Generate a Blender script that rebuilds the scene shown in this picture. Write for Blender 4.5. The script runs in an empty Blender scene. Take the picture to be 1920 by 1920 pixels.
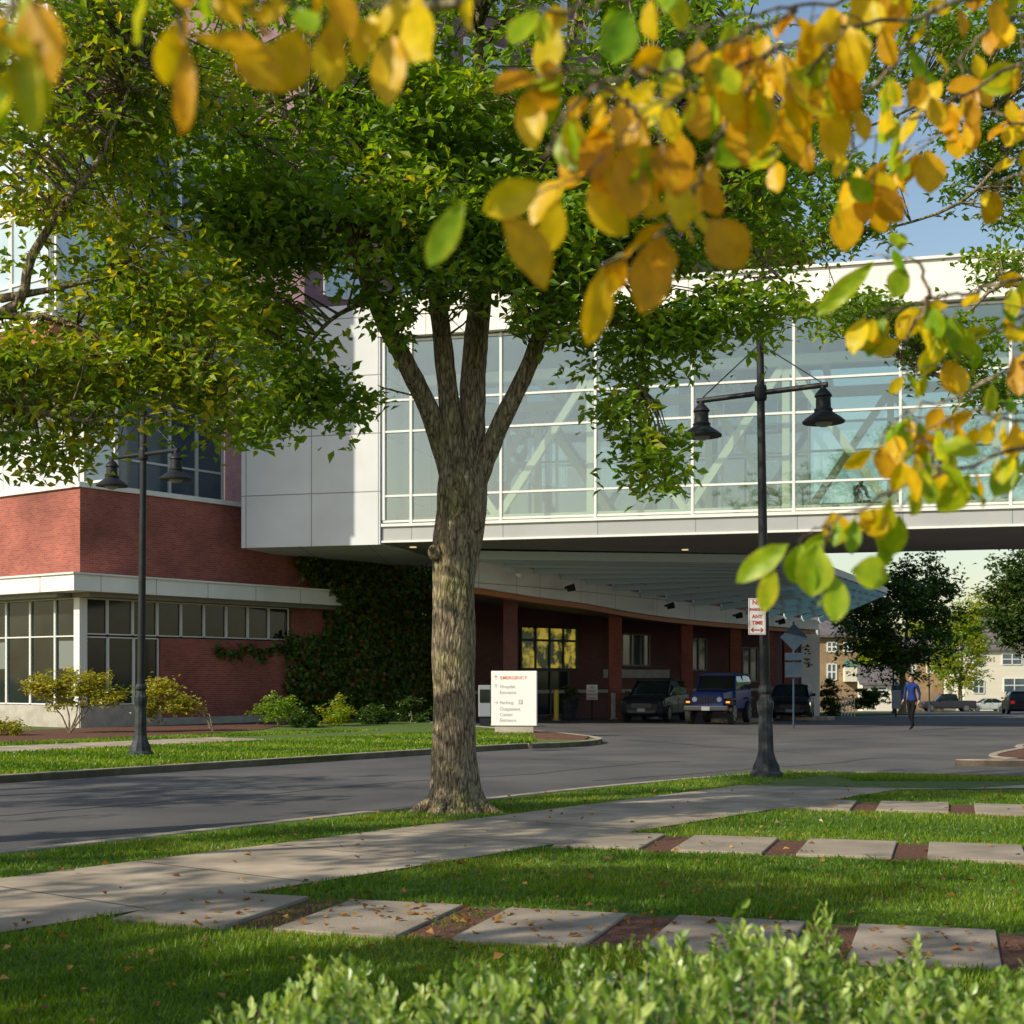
import bpy, bmesh, math, random
import numpy as np
from mathutils import Vector, Matrix
random.seed(7)
RNG=np.random.default_rng(11)
C=bpy.context.scene.collection
F=2700.0; H=1271.0; CH=1.6
def PX(px,Y): return (px-960)*Y/F
def PZ(py,Y): return CH-(py-H)*Y/F
def P(px,py,Y): return (PX(px,Y),Y,PZ(py,Y))
def gz(Y): return -.12-.02*max(0,min(Y,200)-60)
# ------------------------------------------------------------ tagging
def tag(o,label=None,cat=None,group=None,kind=None):
    if label: o['label']=label
    if cat: o['category']=cat
    if group: o['group']=group
    if kind: o['kind']=kind
    return o
def thing(name,label,cat,loc=(0,0,0),group=None):
    o=bpy.data.objects.new(name,None); C.objects.link(o); o.location=loc; o.empty_display_size=.2
    return tag(o,label,cat,group)
def woff(o):
    v=Vector((0,0,0))
    while o is not None:
        v+=Vector(o.location); o=o.parent
    return v
def link(name,me,parent=None):
    o=bpy.data.objects.new(name,me); C.objects.link(o)
    if parent is not None: o.parent=parent
    return o
def copy_tree(o,parent=None):
    c=o.copy(); C.objects.link(c); c.parent=parent
    for ch in list(o.children): copy_tree(ch,c)
    return c
# ------------------------------------------------------------ materials
def nt(name):
    m=bpy.data.materials.new(name); m.use_nodes=True
    t=m.node_tree; b=t.nodes['Principled BSDF']; return m,t,b
def N(t,k,**kw):
    n=t.nodes.new(k)
    for a,b in kw.items(): setattr(n,a,b)
    return n
def mat(name,c1,c2=None,scale=3,rough=.7,metal=0,bump=0,bscale=None,spec=.5,detail=6,stretch=(1,1,1),emit=0,coat=0,lo=.35,hi=.65,coord='Object'):
    m,t,b=nt(name)
    b.inputs['Roughness'].default_value=rough; b.inputs['Metallic'].default_value=metal
    b.inputs['Specular IOR Level'].default_value=spec
    b.inputs['Base Color'].default_value=(*c1,1)
    if coat: b.inputs['Coat Weight'].default_value=coat
    tc=N(t,'ShaderNodeTexCoord'); mp=N(t,'ShaderNodeMapping'); mp.inputs['Scale'].default_value=stretch
    t.links.new(tc.outputs[coord],mp.inputs['Vector'])
    if c2 is not None:
        n=N(t,'ShaderNodeTexNoise'); n.inputs['Scale'].default_value=scale; n.inputs['Detail'].default_value=detail
        t.links.new(mp.outputs[0],n.inputs['Vector'])
        r=N(t,'ShaderNodeValToRGB'); r.color_ramp.elements[0].position=lo; r.color_ramp.elements[1].position=hi
        r.color_ramp.elements[0].color=(*c1,1); r.color_ramp.elements[1].color=(*c2,1)
        t.links.new(n.outputs[0],r.inputs[0]); t.links.new(r.outputs[0],b.inputs['Base Color'])
        if emit: t.links.new(r.outputs[0],b.inputs['Emission Color'])
    if bump:
        n2=N(t,'ShaderNodeTexNoise'); n2.inputs['Scale'].default_value=bscale or scale*4; n2.inputs['Detail'].default_value=5
        t.links.new(mp.outputs[0],n2.inputs['Vector'])
        bp=N(t,'ShaderNodeBump'); bp.inputs['Strength'].default_value=bump; bp.inputs['Distance'].default_value=.03
        t.links.new(n2.outputs[0],bp.inputs['Height']); t.links.new(bp.outputs[0],b.inputs['Normal'])
    if emit:
        b.inputs['Emission Color'].default_value=(*c1,1); b.inputs['Emission Strength'].default_value=emit
    return m
def brickmat(name,c1,c2,mortar,bw,bh,ms,offset=.5,bumpd=.01,rough=.85,var=.35,nscale=.6):
    m,t,b=nt(name); b.inputs['Roughness'].default_value=rough
    uv=N(t,'ShaderNodeTexCoord'); br=N(t,'ShaderNodeTexBrick'); br.offset=offset
    br.inputs['Scale'].default_value=1; br.inputs['Brick Width'].default_value=bw; br.inputs['Row Height'].default_value=bh
    br.inputs['Mortar Size'].default_value=ms; br.inputs['Mortar Smooth'].default_value=.1
    br.inputs['Color1'].default_value=(*c1,1); br.inputs['Color2'].default_value=(*c2,1); br.inputs['Mortar'].default_value=(*mortar,1)
    t.links.new(uv.outputs['UV'],br.inputs['Vector'])
    n=N(t,'ShaderNodeTexNoise'); n.inputs['Scale'].default_value=nscale; n.inputs['Detail'].default_value=8
    t.links.new(uv.outputs['UV'],n.inputs['Vector'])
    mr=N(t,'ShaderNodeMapRange'); mr.inputs['From Min'].default_value=.3; mr.inputs['From Max'].default_value=.7
    mr.inputs['To Min'].default_value=1-var; mr.inputs['To Max'].default_value=1+var*.5
    t.links.new(n.outputs[0],mr.inputs['Value'])
    mx=N(t,'ShaderNodeMix',data_type='RGBA',blend_type='MULTIPLY'); mx.inputs[0].default_value=1
    t.links.new(br.outputs['Color'],mx.inputs[6]); t.links.new(mr.outputs[0],mx.inputs[7]); t.links.new(mx.outputs[2],b.inputs['Base Color'])
    bp=N(t,'ShaderNodeBump',invert=True); bp.inputs['Strength'].default_value=.6; bp.inputs['Distance'].default_value=bumpd
    t.links.new(br.outputs['Fac'],bp.inputs['Height']); t.links.new(bp.outputs[0],b.inputs['Normal'])
    return m
def leafmat(name,stops,trans=.35,gloss=.04,nscale=45,tcol=(1.6,1.45,.4)):
    m=bpy.data.materials.new(name); m.use_nodes=True; t=m.node_tree; t.nodes.clear()
    out=N(t,'ShaderNodeOutputMaterial'); at=N(t,'ShaderNodeAttribute',attribute_name='rnd')
    r=N(t,'ShaderNodeValToRGB'); e=r.color_ramp.elements
    while len(e)<len(stops): e.new(.5)
    for i,(p,c) in enumerate(stops): e[i].position=p; e[i].color=(*c,1)
    t.links.new(at.outputs['Fac'],r.inputs[0])
    tc=N(t,'ShaderNodeTexCoord'); no=N(t,'ShaderNodeTexNoise'); no.inputs['Scale'].default_value=nscale
    t.links.new(tc.outputs['Object'],no.inputs['Vector'])
    mr=N(t,'ShaderNodeMapRange'); mr.inputs['To Min'].default_value=.65; mr.inputs['To Max'].default_value=1.35
    t.links.new(no.outputs[0],mr.inputs['Value'])
    mm=N(t,'ShaderNodeMix',data_type='RGBA',blend_type='MULTIPLY'); mm.inputs[0].default_value=1
    t.links.new(r.outputs[0],mm.inputs[6]); t.links.new(mr.outputs[0],mm.inputs[7])
    d=N(t,'ShaderNodeBsdfDiffuse'); tr=N(t,'ShaderNodeBsdfTranslucent'); g=N(t,'ShaderNodeBsdfGlossy'); g.inputs['Roughness'].default_value=.4
    t.links.new(mm.outputs[2],d.inputs[0])
    br=N(t,'ShaderNodeMix',data_type='RGBA',blend_type='MULTIPLY'); br.inputs[0].default_value=1; br.inputs[7].default_value=(*tcol,1)
    t.links.new(mm.outputs[2],br.inputs[6]); t.links.new(br.outputs[2],tr.inputs[0])
    m1=N(t,'ShaderNodeMixShader'); m1.inputs[0].default_value=trans
    t.links.new(d.outputs[0],m1.inputs[1]); t.links.new(tr.outputs[0],m1.inputs[2])
    m2=N(t,'ShaderNodeMixShader'); m2.inputs[0].default_value=gloss
    t.links.new(m1.outputs[0],m2.inputs[1]); t.links.new(g.outputs[0],m2.inputs[2]); t.links.new(m2.outputs[0],out.inputs[0])
    return m
def glassmat(name,tint=(.75,.85,.8),refl=.16,gcol=(1,1,1)):
    m=bpy.data.materials.new(name); m.use_nodes=True; t=m.node_tree; t.nodes.clear()
    out=N(t,'ShaderNodeOutputMaterial'); tr=N(t,'ShaderNodeBsdfTransparent'); tr.inputs[0].default_value=(*tint,1)
    g=N(t,'ShaderNodeBsdfGlossy'); g.inputs['Roughness'].default_value=.02; g.inputs[0].default_value=(*gcol,1)
    lw=N(t,'ShaderNodeLayerWeight'); lw.inputs[0].default_value=.15
    mr=N(t,'ShaderNodeMapRange'); mr.inputs['To Min'].default_value=refl; mr.inputs['To Max'].default_value=.8
    t.links.new(lw.outputs['Fresnel'],mr.inputs['Value'])
    mx=N(t,'ShaderNodeMixShader'); t.links.new(mr.outputs[0],mx.inputs[0]); t.links.new(tr.outputs[0],mx.inputs[1]); t.links.new(g.outputs[0],mx.inputs[2])
    t.links.new(mx.outputs[0],out.inputs[0]); return m
M={}
M['brick']=brickmat('red_brick',(.37,.095,.065),(.26,.06,.045),(.32,.19,.15),.21,.07,.006)
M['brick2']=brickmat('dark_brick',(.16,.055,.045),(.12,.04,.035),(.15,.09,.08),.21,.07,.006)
M['tower']=brickmat('plum_brick',(.24,.14,.17),(.20,.11,.14),(.22,.17,.18),.4,.13,.008)
M['wing']=brickmat('orange_brick',(.34,.15,.09),(.27,.11,.07),(.25,.16,.12),.4,.13,.008)
M['panel']=brickmat('white_metal_panel',(.64,.66,.68),(.60,.62,.64),(.24,.25,.26),2.45,1.98,.018,offset=0,bumpd=.02,rough=.45,var=.1)
M['fascia']=brickmat('white_fascia_panel',(.82,.80,.76),(.79,.77,.73),(.3,.29,.28),2.2,5.0,.014,offset=0,bumpd=.01,rough=.5,var=.12)
M['band']=brickmat('grey_band_panel',(.40,.41,.41),(.36,.37,.37),(.20,.20,.20),3.2,5.0,.014,offset=0,bumpd=.01,rough=.45,var=.1)
M['white']=mat('white_paint',(.80,.79,.75),(.70,.69,.65),scale=2,rough=.45)
M['mull']=mat('silver_mullion',(.70,.71,.69),rough=.4)
M['cream']=mat('cream_steel',(.68,.66,.50),(.62,.60,.46),scale=1,rough=.5)
M['ceil']=mat('cream_ceiling',(.56,.56,.33),rough=.8)
M['deck']=mat('pale_deck',(.36,.35,.28),rough=.6)
M['soffit']=mat('grey_soffit',(.24,.22,.20),(.19,.18,.165),scale=.6,rough=.6)
M['wood']=mat('orange_wood',(.48,.16,.045),(.36,.12,.035),scale=2,rough=.5,stretch=(.3,.3,5))
M['dglass']=mat('dark_window_glass',(.008,.013,.012),(.022,.03,.026),scale=.8,rough=.05,spec=.35)
M['bglass']=mat('blue_window_glass',(.05,.08,.11),(.12,.16,.19),scale=.5,rough=.06,spec=.8,metal=.15)
M['pglass']=mat('pale_curtain_glass',(.58,.68,.72),(.44,.55,.60),scale=.4,rough=.12,spec=1,metal=.1)
M['blind']=mat('roller_blind',(.16,.18,.165),rough=.6)
M['treerefl']=mat('yellow_reflection_window',(.62,.46,.05),(.02,.035,.012),scale=1.9,rough=.2,lo=.40,hi=.55,emit=.45)  # reflection of yellow trees painted as noise colour, with a faint glow
M['glass']=glassmat('clear_bridge_glass',tint=(.82,.89,.86),refl=.15)
M['teal']=glassmat('teal_canopy_glass',tint=(.16,.36,.44),refl=.07)
M['stone']=mat('pale_concrete',(.44,.41,.36),(.34,.31,.27),scale=3,rough=.9,bump=.2)
M['kerb']=mat('kerb_concrete',(.40,.34,.27),(.27,.22,.17),scale=4,rough=.9,bump=.3,bscale=40)
M['walk']=brickmat('sidewalk_concrete',(.43,.345,.26),(.38,.305,.23),(.10,.08,.055),1.6,40,.014,offset=0,bumpd=.01,rough=.9,var=.5,nscale=1.3)
M['slab']=mat('paver_concrete',(.36,.295,.23),(.23,.19,.145),scale=2.2,rough=.9,bump=.3,bscale=60,detail=9)
M['asph']=mat('asphalt',(.062,.060,.064),(.115,.108,.104),scale=.38,rough=.85,bump=.35,bscale=60,detail=12)
M['crack']=mat('crack_sealant',(.02,.02,.02),rough=.6)
M['mulch']=mat('brown_mulch',(.19,.075,.04),(.07,.03,.02),scale=26,rough=.95,bump=1,bscale=60)
M['ground']=mat('far_grass',(.07,.11,.03),(.11,.13,.04),scale=.3,rough=.95)
M['grass']=mat('lawn_soil_grass',(.05,.105,.013),(.115,.175,.026),scale=5,rough=.95,bump=.8,bscale=50,detail=9)
M['black']=mat('black_metal',(.010,.012,.014),(.018,.02,.023),scale=8,rough=.55,spec=.3)
M['lampbase']=mat('weathered_black_metal',(.015,.018,.022),(.045,.052,.06),scale=7,rough=.6,bump=.2,spec=.3)
M['lampglass']=mat('frosted_lamp_glass',(.25,.25,.23),rough=.3)
M['tyre']=mat('tyre_rubber',(.012,.012,.012),rough=.8)
M['rim']=mat('wheel_rim',(.35,.35,.36),rough=.3,metal=.8)
M['plastic']=mat('dark_plastic',(.02,.02,.022),rough=.5)
M['red']=mat('sign_red',(.55,.03,.02),rough=.5)
M['orange']=mat('sign_orange',(.75,.14,.07),rough=.5)
M['greytext']=mat('sign_grey_text',(.42,.43,.43),rough=.5)
M['signback']=mat('sign_back_metal',(.045,.07,.105),(.035,.055,.085),scale=4,rough=.7,spec=.1)
M['signwhite']=mat('sign_white',(.86,.86,.84),(.8,.8,.78),scale=3,rough=.45)
M['boxgrey']=mat('box_grey',(.24,.26,.29),rough=.5)
M['yellow']=mat('yellow_paint',(.7,.5,.04),rough=.5)
M['head']=mat('headlight_glass',(.5,.55,.6),rough=.08,spec=1)
M['lit']=mat('lit_headlight',(1,.8,.55),emit=2.2)
M['amber']=mat('amber_light',(1,.3,.05),emit=1.8)
M['tail']=mat('tail_light',(.5,.01,.01),emit=.5)
M['skin']=mat('skin',(.45,.25,.17),rough=.6)
M['hair']=mat('dark_hair',(.03,.02,.015),rough=.7)
M['shirt']=mat('blue_shirt',(.010,.028,.13),(.016,.04,.18),scale=8,rough=.9,spec=.15)
M['trouser']=mat('dark_trousers',(.008,.008,.011),rough=.9,spec=.15)
M['jacket']=mat('slate_jacket',(.03,.05,.08),rough=.8)
def barkmat():
    m,t,b=nt('bark'); b.inputs['Roughness'].default_value=.92; b.inputs['Specular IOR Level'].default_value=.2
    tc=N(t,'ShaderNodeTexCoord'); mp=N(t,'ShaderNodeMapping'); mp.inputs['Scale'].default_value=(17,17,4.2)
    t.links.new(tc.outputs['Object'],mp.inputs[0])
    n=N(t,'ShaderNodeTexNoise'); n.inputs['Scale'].default_value=1.2; n.inputs['Detail'].default_value=9; n.inputs['Distortion'].default_value=1.0
    v=N(t,'ShaderNodeTexVoronoi',feature='DISTANCE_TO_EDGE'); v.inputs['Scale'].default_value=1.3
    mp2=N(t,'ShaderNodeVectorMath',operation='ADD')
    t.links.new(mp.outputs[0],n.inputs['Vector']); t.links.new(mp.outputs[0],mp2.inputs[0]); t.links.new(n.outputs['Color'],mp2.inputs[1]); t.links.new(mp2.outputs[0],v.inputs['Vector'])
    mth=N(t,'ShaderNodeMath',operation='MULTIPLY_ADD'); t.links.new(v.outputs['Distance'],mth.inputs[0]); mth.inputs[1].default_value=1.3
    t.links.new(n.outputs[0],mth.inputs[2])
    r=N(t,'ShaderNodeValToRGB'); e=r.color_ramp.elements; e[0].position=.42; e[0].color=(.08,.06,.04,1); e[1].position=1.0; e[1].color=(.44,.36,.245,1)
    x=e.new(.66); x.color=(.27,.21,.14,1)
    t.links.new(mth.outputs[0],r.inputs[0])
    n3=N(t,'ShaderNodeTexNoise'); n3.inputs['Scale'].default_value=1.3; t.links.new(tc.outputs['Object'],n3.inputs['Vector'])
    r3=N(t,'ShaderNodeValToRGB'); r3.color_ramp.elements[0].position=.5; r3.color_ramp.elements[1].position=.75
    r3.color_ramp.elements[0].color=(1,1,1,1); r3.color_ramp.elements[1].color=(.62,.8,.4,1); t.links.new(n3.outputs[0],r3.inputs[0])
    mx=N(t,'ShaderNodeMix',data_type='RGBA',blend_type='MULTIPLY'); mx.inputs[0].default_value=1
    t.links.new(r.outputs[0],mx.inputs[6]); t.links.new(r3.outputs[0],mx.inputs[7]); t.links.new(mx.outputs[2],b.inputs['Base Color'])
    bp=N(t,'ShaderNodeBump'); bp.inputs['Strength'].default_value=1; bp.inputs['Distance'].default_value=.035
    t.links.new(mth.outputs[0],bp.inputs['Height']); t.links.new(bp.outputs[0],b.inputs['Normal'])
    return m
M['bark']=barkmat()
M['leaf']=leafmat('elm_leaves',[(0,(.08,.17,.014)),(.45,(.165,.30,.02)),(.72,(.26,.40,.024)),(.9,(.40,.43,.025)),(1,(.62,.48,.02))],trans=.55)
M['leafy']=leafmat('yellowing_leaves',[(0,(.09,.18,.014)),(.4,(.19,.31,.02)),(.7,(.36,.40,.02)),(1,(.64,.48,.02))],trans=.55)
M['fore']=leafmat('autumn_leaves',[(0,(.16,.36,.012)),(.20,(.42,.50,.012)),(.32,(.78,.60,.010)),(.7,(.78,.46,.006)),(1,(.60,.29,.006))],trans=.5,gloss=.02,tcol=(1.3,1.25,.3))
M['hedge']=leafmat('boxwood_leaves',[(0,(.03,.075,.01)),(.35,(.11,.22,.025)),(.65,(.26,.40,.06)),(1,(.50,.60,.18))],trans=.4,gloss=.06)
M['maple']=leafmat('pale_maple_leaves',[(0,(.16,.22,.02)),(.5,(.34,.34,.03)),(1,(.52,.38,.06))],trans=.4)
M['dark']=leafmat('dark_leaves',[(0,(.025,.055,.008)),(.6,(.055,.11,.015)),(1,(.10,.17,.02))],trans=.35)
M['ivy']=leafmat('ivy_leaves',[(0,(.03,.07,.012)),(.6,(.07,.14,.018)),(.88,(.12,.15,.02)),(1,(.26,.05,.02))],trans=.2,gloss=.03)
M['fall']=leafmat('fallen_leaf',[(0,(.12,.055,.02)),(.5,(.30,.13,.03)),(1,(.42,.26,.06))],trans=.2)
M['blade']=leafmat('grass_blades',[(0,(.05,.12,.008)),(.5,(.13,.24,.014)),(.9,(.24,.33,.03)),(1,(.38,.34,.07))],trans=.45,gloss=.02)
# ------------------------------------------------------------ mesh builder
class MB:
    def __init__(s): s.v=[]; s.f=[]; s.mi=[]; s.k=0
    def add(s,vs,fs):
        b=len(s.v); s.v+= [tuple(p) for p in vs]; s.f+=[tuple(b+i for i in f) for f in fs]; s.mi+=[s.k]*len(fs); return s
    def hexa(s,c):
        return s.add(c,[(0,3,2,1),(4,5,6,7),(0,1,5,4),(1,2,6,5),(2,3,7,6),(3,0,4,7)])
    def box(s,x0,x1,y0,y1,z0,z1):
        return s.hexa([(x0,y0,z0),(x1,y0,z0),(x1,y1,z0),(x0,y1,z0),(x0,y0,z1),(x1,y0,z1),(x1,y1,z1),(x0,y1,z1)])
    def fb(s,fr,s0,s1,w0,w1,z0,z1):
        return s.hexa([fr(a,b,c) for c in (z0,z1) for a,b in ((s0,w0),(s1,w0),(s1,w1),(s0,w1))])
    def prism(s,poly,z0,z1):
        n=len(poly); vs=[(x,y,z0) for x,y in poly]+[(x,y,z1) for x,y in poly]
        return s.add(vs,[tuple(range(n))[::-1],tuple(range(n,2*n))]+[(i,(i+1)%n,n+(i+1)%n,n+i) for i in range(n)])
    def tube(s,pts,rad,n=8,caps=True,jit=0):
        pts=[Vector(p) for p in pts]; m=len(pts)
        if not hasattr(rad,'__len__'): rad=[rad]*m
        rings=[]; pu=None
        for i,p in enumerate(pts):
            d=(pts[min(i+1,m-1)]-pts[max(i-1,0)])
            if d.length<1e-9: d=Vector((0,0,1))
            d.normalize()
            if pu is None: pu=d.orthogonal().normalized()
            pu=(pu-d*pu.dot(d))
            if pu.length<1e-6: pu=d.orthogonal()
            pu.normalize(); w=d.cross(pu)
            rings.append([p+(pu*math.cos(2*math.pi*j/n)+w*math.sin(2*math.pi*j/n))*rad[i]*(1+random.uniform(-jit,jit)) for j in range(n)])
        vs=[q for r in rings for q in r]; fs=[]
        for i in range(m-1):
            for j in range(n): fs.append((i*n+j,i*n+(j+1)%n,(i+1)*n+(j+1)%n,(i+1)*n+j))
        if caps: fs+= [tuple(range(n))[::-1],tuple(range((m-1)*n,m*n))]
        return s.add(vs,fs)
    def lathe(s,cx,cy,prof,n=16,flute=0):
        vs=[];fs=[]
        for r,z in prof:
            for j in range(n):
                a=2*math.pi*j/n; rr=r*(1-flute*(j%2)); vs.append((cx+rr*math.cos(a),cy+rr*math.sin(a),z))
        m=len(prof)
        for i in range(m-1):
            for j in range(n): fs.append((i*n+j,i*n+(j+1)%n,(i+1)*n+(j+1)%n,(i+1)*n+j))
        fs+= [tuple(range(n))[::-1],tuple(range((m-1)*n,m*n))]
        return s.add(vs,fs)
    def loft(s,rings,caps=True):
        n=len(rings[0]); m=len(rings); vs=[q for r in rings for q in r]; fs=[]
        for i in range(m-1):
            for j in range(n): fs.append((i*n+j,i*n+(j+1)%n,(i+1)*n+(j+1)%n,(i+1)*n+j))
        if caps: fs+= [tuple(range(n))[::-1],tuple(range((m-1)*n,m*n))]
        return s.add(vs,fs)
    def build(s,name,mats,parent=None,smooth=False,uvrot=0,recalc=True,bevel=0):
        if not isinstance(mats,(list,tuple)): mats=[mats]
        off=woff(parent) if parent is not None else Vector((0,0,0))
        me=bpy.data.meshes.new(name); me.from_pydata([tuple(Vector(p)-off) for p in s.v],[],s.f)
        for m in mats: me.materials.append(m)
        me.polygons.foreach_set('material_index',s.mi)
        if recalc:
            bm=bmesh.new(); bm.from_mesh(me); bmesh.ops.recalc_face_normals(bm,faces=bm.faces); bm.to_mesh(me); bm.free()
        uv=me.uv_layers.new(name='UVMap'); cr,sr=math.cos(-uvrot),math.sin(-uvrot)
        for p in me.polygons:
            nn=p.normal
            hor=abs(nn.z)>.7
            if not hor:
                l=math.hypot(nn.x,nn.y) or 1; tx,ty=-nn.y/l,nn.x/l
            for li in p.loop_indices:
                co=Vector(me.vertices[me.loops[li].vertex_index].co)+off
                uv.data[li].uv=(co.x*cr-co.y*sr,co.x*sr+co.y*cr) if hor else (co.x*tx+co.y*ty,co.z)
        if smooth: me.shade_smooth()
        me.update(); o=link(name,me,parent)
        if bevel:
            b=o.modifiers.new('bevel','BEVEL'); b.width=bevel; b.segments=2; b.limit_method='ANGLE'
        return o
def Fr(o,d,n):
    return lambda s,w,z:(o[0]+d[0]*s+n[0]*w,o[1]+d[1]*s+n[1]*w,z)
# ------------------------------------------------------------ leaves
def leafobj(name,Cn,size,rnd,m,parent=None,seed=1,flat=1.2,aspect=.55,fold=.12):
    rng=np.random.default_rng(seed); n=len(Cn)
    if parent is not None: Cn=Cn-np.array(woff(parent))
    nr=rng.normal(size=(n,3)); nr[:,2]=np.abs(nr[:,2])+flat; nr/=np.linalg.norm(nr,axis=1)[:,None]
    ax=rng.normal(size=(n,3)); ax[:,2]-=.4; ax-= (ax*nr).sum(1)[:,None]*nr; ax/=np.linalg.norm(ax,axis=1)[:,None]
    sd=np.cross(nr,ax); L=(size*rng.uniform(.65,1.3,n))[:,None]; W=L*aspect*.5; fd=nr*L*fold
    v=np.stack([Cn,Cn+ax*L*.42+sd*W+fd,Cn+ax*L-fd*.5,Cn+ax*L*.42-sd*W+fd],1).reshape(-1,3)
    f=np.arange(n*4).reshape(-1,4)
    me=bpy.data.meshes.new(name); me.from_pydata(v.tolist(),[],f.tolist()); me.materials.append(m)
    a=me.attributes.new('rnd','FLOAT','FACE'); a.data.foreach_set('value',np.clip(rnd,0,1).astype(np.float32))
    return link(name,me,parent)
def clusters(lobes,rng,per=28,ext=.45,shell=.35,thr=-.12,nf=.95):
    from mathutils import noise
    cc=[]
    for (cx,cy,cz,rx,ry,rz,n) in lobes:
        k=0; tries=0
        while k<n and tries<n*6:
            tries+=1
            d=rng.normal(size=3); d/=np.linalg.norm(d); r=rng.uniform(shell,1)**.6*rng.uniform(.8,1.15)
            p=np.array([cx,cy,cz])+d*r*np.array([rx,ry,rz])
            if n>42 and noise.noise(Vector(p)*nf)<thr: continue
            cc.append(p); k+=1
    cc=np.array(cc); m=len(cc)
    dr=rng.normal(size=(m,3)); dr[:,2]=dr[:,2]*.35-.25; dr/=np.linalg.norm(dr,axis=1)[:,None]
    u=rng.uniform(-.5,.6,(m,per,1))*ext*1.7
    lat=rng.normal(size=(m,per,3))*np.array([.30,.30,.13])*ext
    L=(cc[:,None,:]+dr[:,None,:]*u+lat).reshape(-1,3)
    cr=rng.uniform(0,1,m); rn=(np.repeat(cr,per)*.5+rng.uniform(0,1,m*per)*.5)
    return cc,dr,L,rn
def twigs(mb,cc,dr,limbpts,rng,ext=.45,r0=.013,maxd=2.6,frac=1.0):
    lp=np.array([q[:3] for q in limbpts])
    for c,d in zip(cc,dr):
        if rng.uniform()>frac: continue
        dist=np.linalg.norm((lp-c)*[1,1,1.3],axis=1)+np.maximum(0,lp[:,2]-c[2])*.3
        j=int(dist.argmin())
        if dist[j]>maxd: continue
        a=Vector(lp[j]); b=Vector(c); mid=(a+b)/2+Vector((0,0,.12*(a-b).length))+Vector(rng.normal(size=3)*.06*(a-b).length)
        e=b+Vector(d)*ext*.8
        rr=min(.03,r0+.005*(a-b).length)
        mb.tube([a,mid,b,e],[rr,rr*.65,rr*.4,.003],n=3,caps=False)
def smoothpath(pts,n=5):
    out=[]; P_=[np.array(p) for p in pts]; P_=[2*P_[0]-P_[1]]+P_+[2*P_[-1]-P_[-2]]
    for i in range(1,len(P_)-2):
        for k in range(n):
            t=k/n; a,b,c,d=P_[i-1:i+3]
            out.append(tuple(.5*((2*b)+(-a+c)*t+(2*a-5*b+4*c-d)*t*t+(-a+3*b-3*c+d)*t**3)))
    out.append(tuple(P_[-2])); return out
def barktube(mb,path,n=24,amp=.05):
    from mathutils import noise
    rings=[]
    for (x,y,z,r) in path:
        ring=[]
        for j in range(n):
            a=2*math.pi*j/n
            rr=r*(1+amp*noise.noise(Vector((math.cos(a)*3,math.sin(a)*3,z*1.3)))*1.6+amp*.5*(1 if j%2 else -1)*noise.noise(Vector((j*.9,z*2,0))))
            ring.append((x+rr*math.cos(a),y+rr*math.sin(a),z))
        rings.append(ring)
    mb.loft(rings)
# ============================================================ GROUND
Y0s=[-40,60,200,3000]
mb=MB()
for a,b in zip(Y0s[:-1],Y0s[1:]):
    mb.add([(-1500,a,gz(a)-.1),(1500,a,gz(a)-.1),(1500,b,gz(b)-.1),(-1500,b,gz(b)-.1)],[(0,1,2,3)])
tag(mb.build('ground',M['ground'],recalc=False),kind='structure')
mb=MB()
for a,b,x0,x1 in ((-30,60,-70,90),(60,170,-2,90)):
    mb.add([(x0,a,gz(a)),(x1,a,gz(a)),(x1,b,gz(b)),(x0,b,gz(b))],[(0,1,2,3)])
tag(mb.build('road',M['asph'],recalc=False),kind='structure')
d53=(.602,.799); n53=(.799,-.602)
def uvp(u,v): return (d53[0]*u+n53[0]*v, d53[1]*u+n53[1]*v)
rk=random.Random(3)
for u0,v0,du,dv,nn_ in ((8,-16,1.0,.05,26),(20,-13.4,.9,.12,16),(24,-19,.3,.8,9),(34,-18,.9,.3,14),(30,-14,.5,-.9,12)):
    mb=MB(); L=[];u,v=u0,v0
    for i in range(nn_):
        L.append((u,v)); u+=du*.7+rk.uniform(-.1,.1); v+=dv*.7+rk.uniform(-.16,.16)
    for (a,b) in zip(L[:-1],L[1:]):
        p=uvp(*a);q=uvp(*b); d=Vector((q[0]-p[0],q[1]-p[1])).normalized(); n=Vector((-d.y,d.x))*.022
        mb.add([(p[0]-n.x,p[1]-n.y,-.116),(q[0]-n.x,q[1]-n.y,-.116),(q[0]+n.x,q[1]+n.y,-.116),(p[0]+n.x,p[1]+n.y,-.116)],[(0,1,2,3)])
    tag(mb.build('road_crack',M['crack'],recalc=False),kind='structure')
KB=-11.6
near=[uvp(-30,KB),uvp(10,KB),uvp(17.5,KB),(4.2,24.0),(5.2,24.4),(6.2,24.1),(7.2,23.2),(9,22.6),(14,22.4),(60,22),(60,-25),(-20,-25)]
mb=MB(); mb.prism(near,-.15,0); tag(mb.build('lawn',M['grass']),kind='structure')
def kerb(pts,w,z0,z1,name='kerb'):
    pts=[Vector((p[0],p[1])) for p in pts]; L=[];R=[]
    for i,p in enumerate(pts):
        d=(pts[min(i+1,len(pts)-1)]-pts[max(i-1,0)]).normalized(); n=Vector((-d.y,d.x)); L.append(p+n*w); R.append(p)
    mb=MB()
    rings=[[(r.x,r.y,z0),(l.x,l.y,z0),(l.x,l.y,z1),(r.x,r.y,z1)] for l,r in zip(L,R)]
    mb.loft(rings); return tag(mb.build(name,M['kerb'],bevel=.012),kind='structure')
kerb([(p[0],p[1]) for p in smoothpath(near[:10],6)],.16,-.15,.012)
SW0,SW1=-10.1,-7.95
mb=MB(); mb.prism([uvp(-30,SW0),uvp(19,SW0),uvp(20.2,SW1+.6),uvp(19.6,SW1),uvp(-30,SW1)],-.01,.014)
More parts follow.
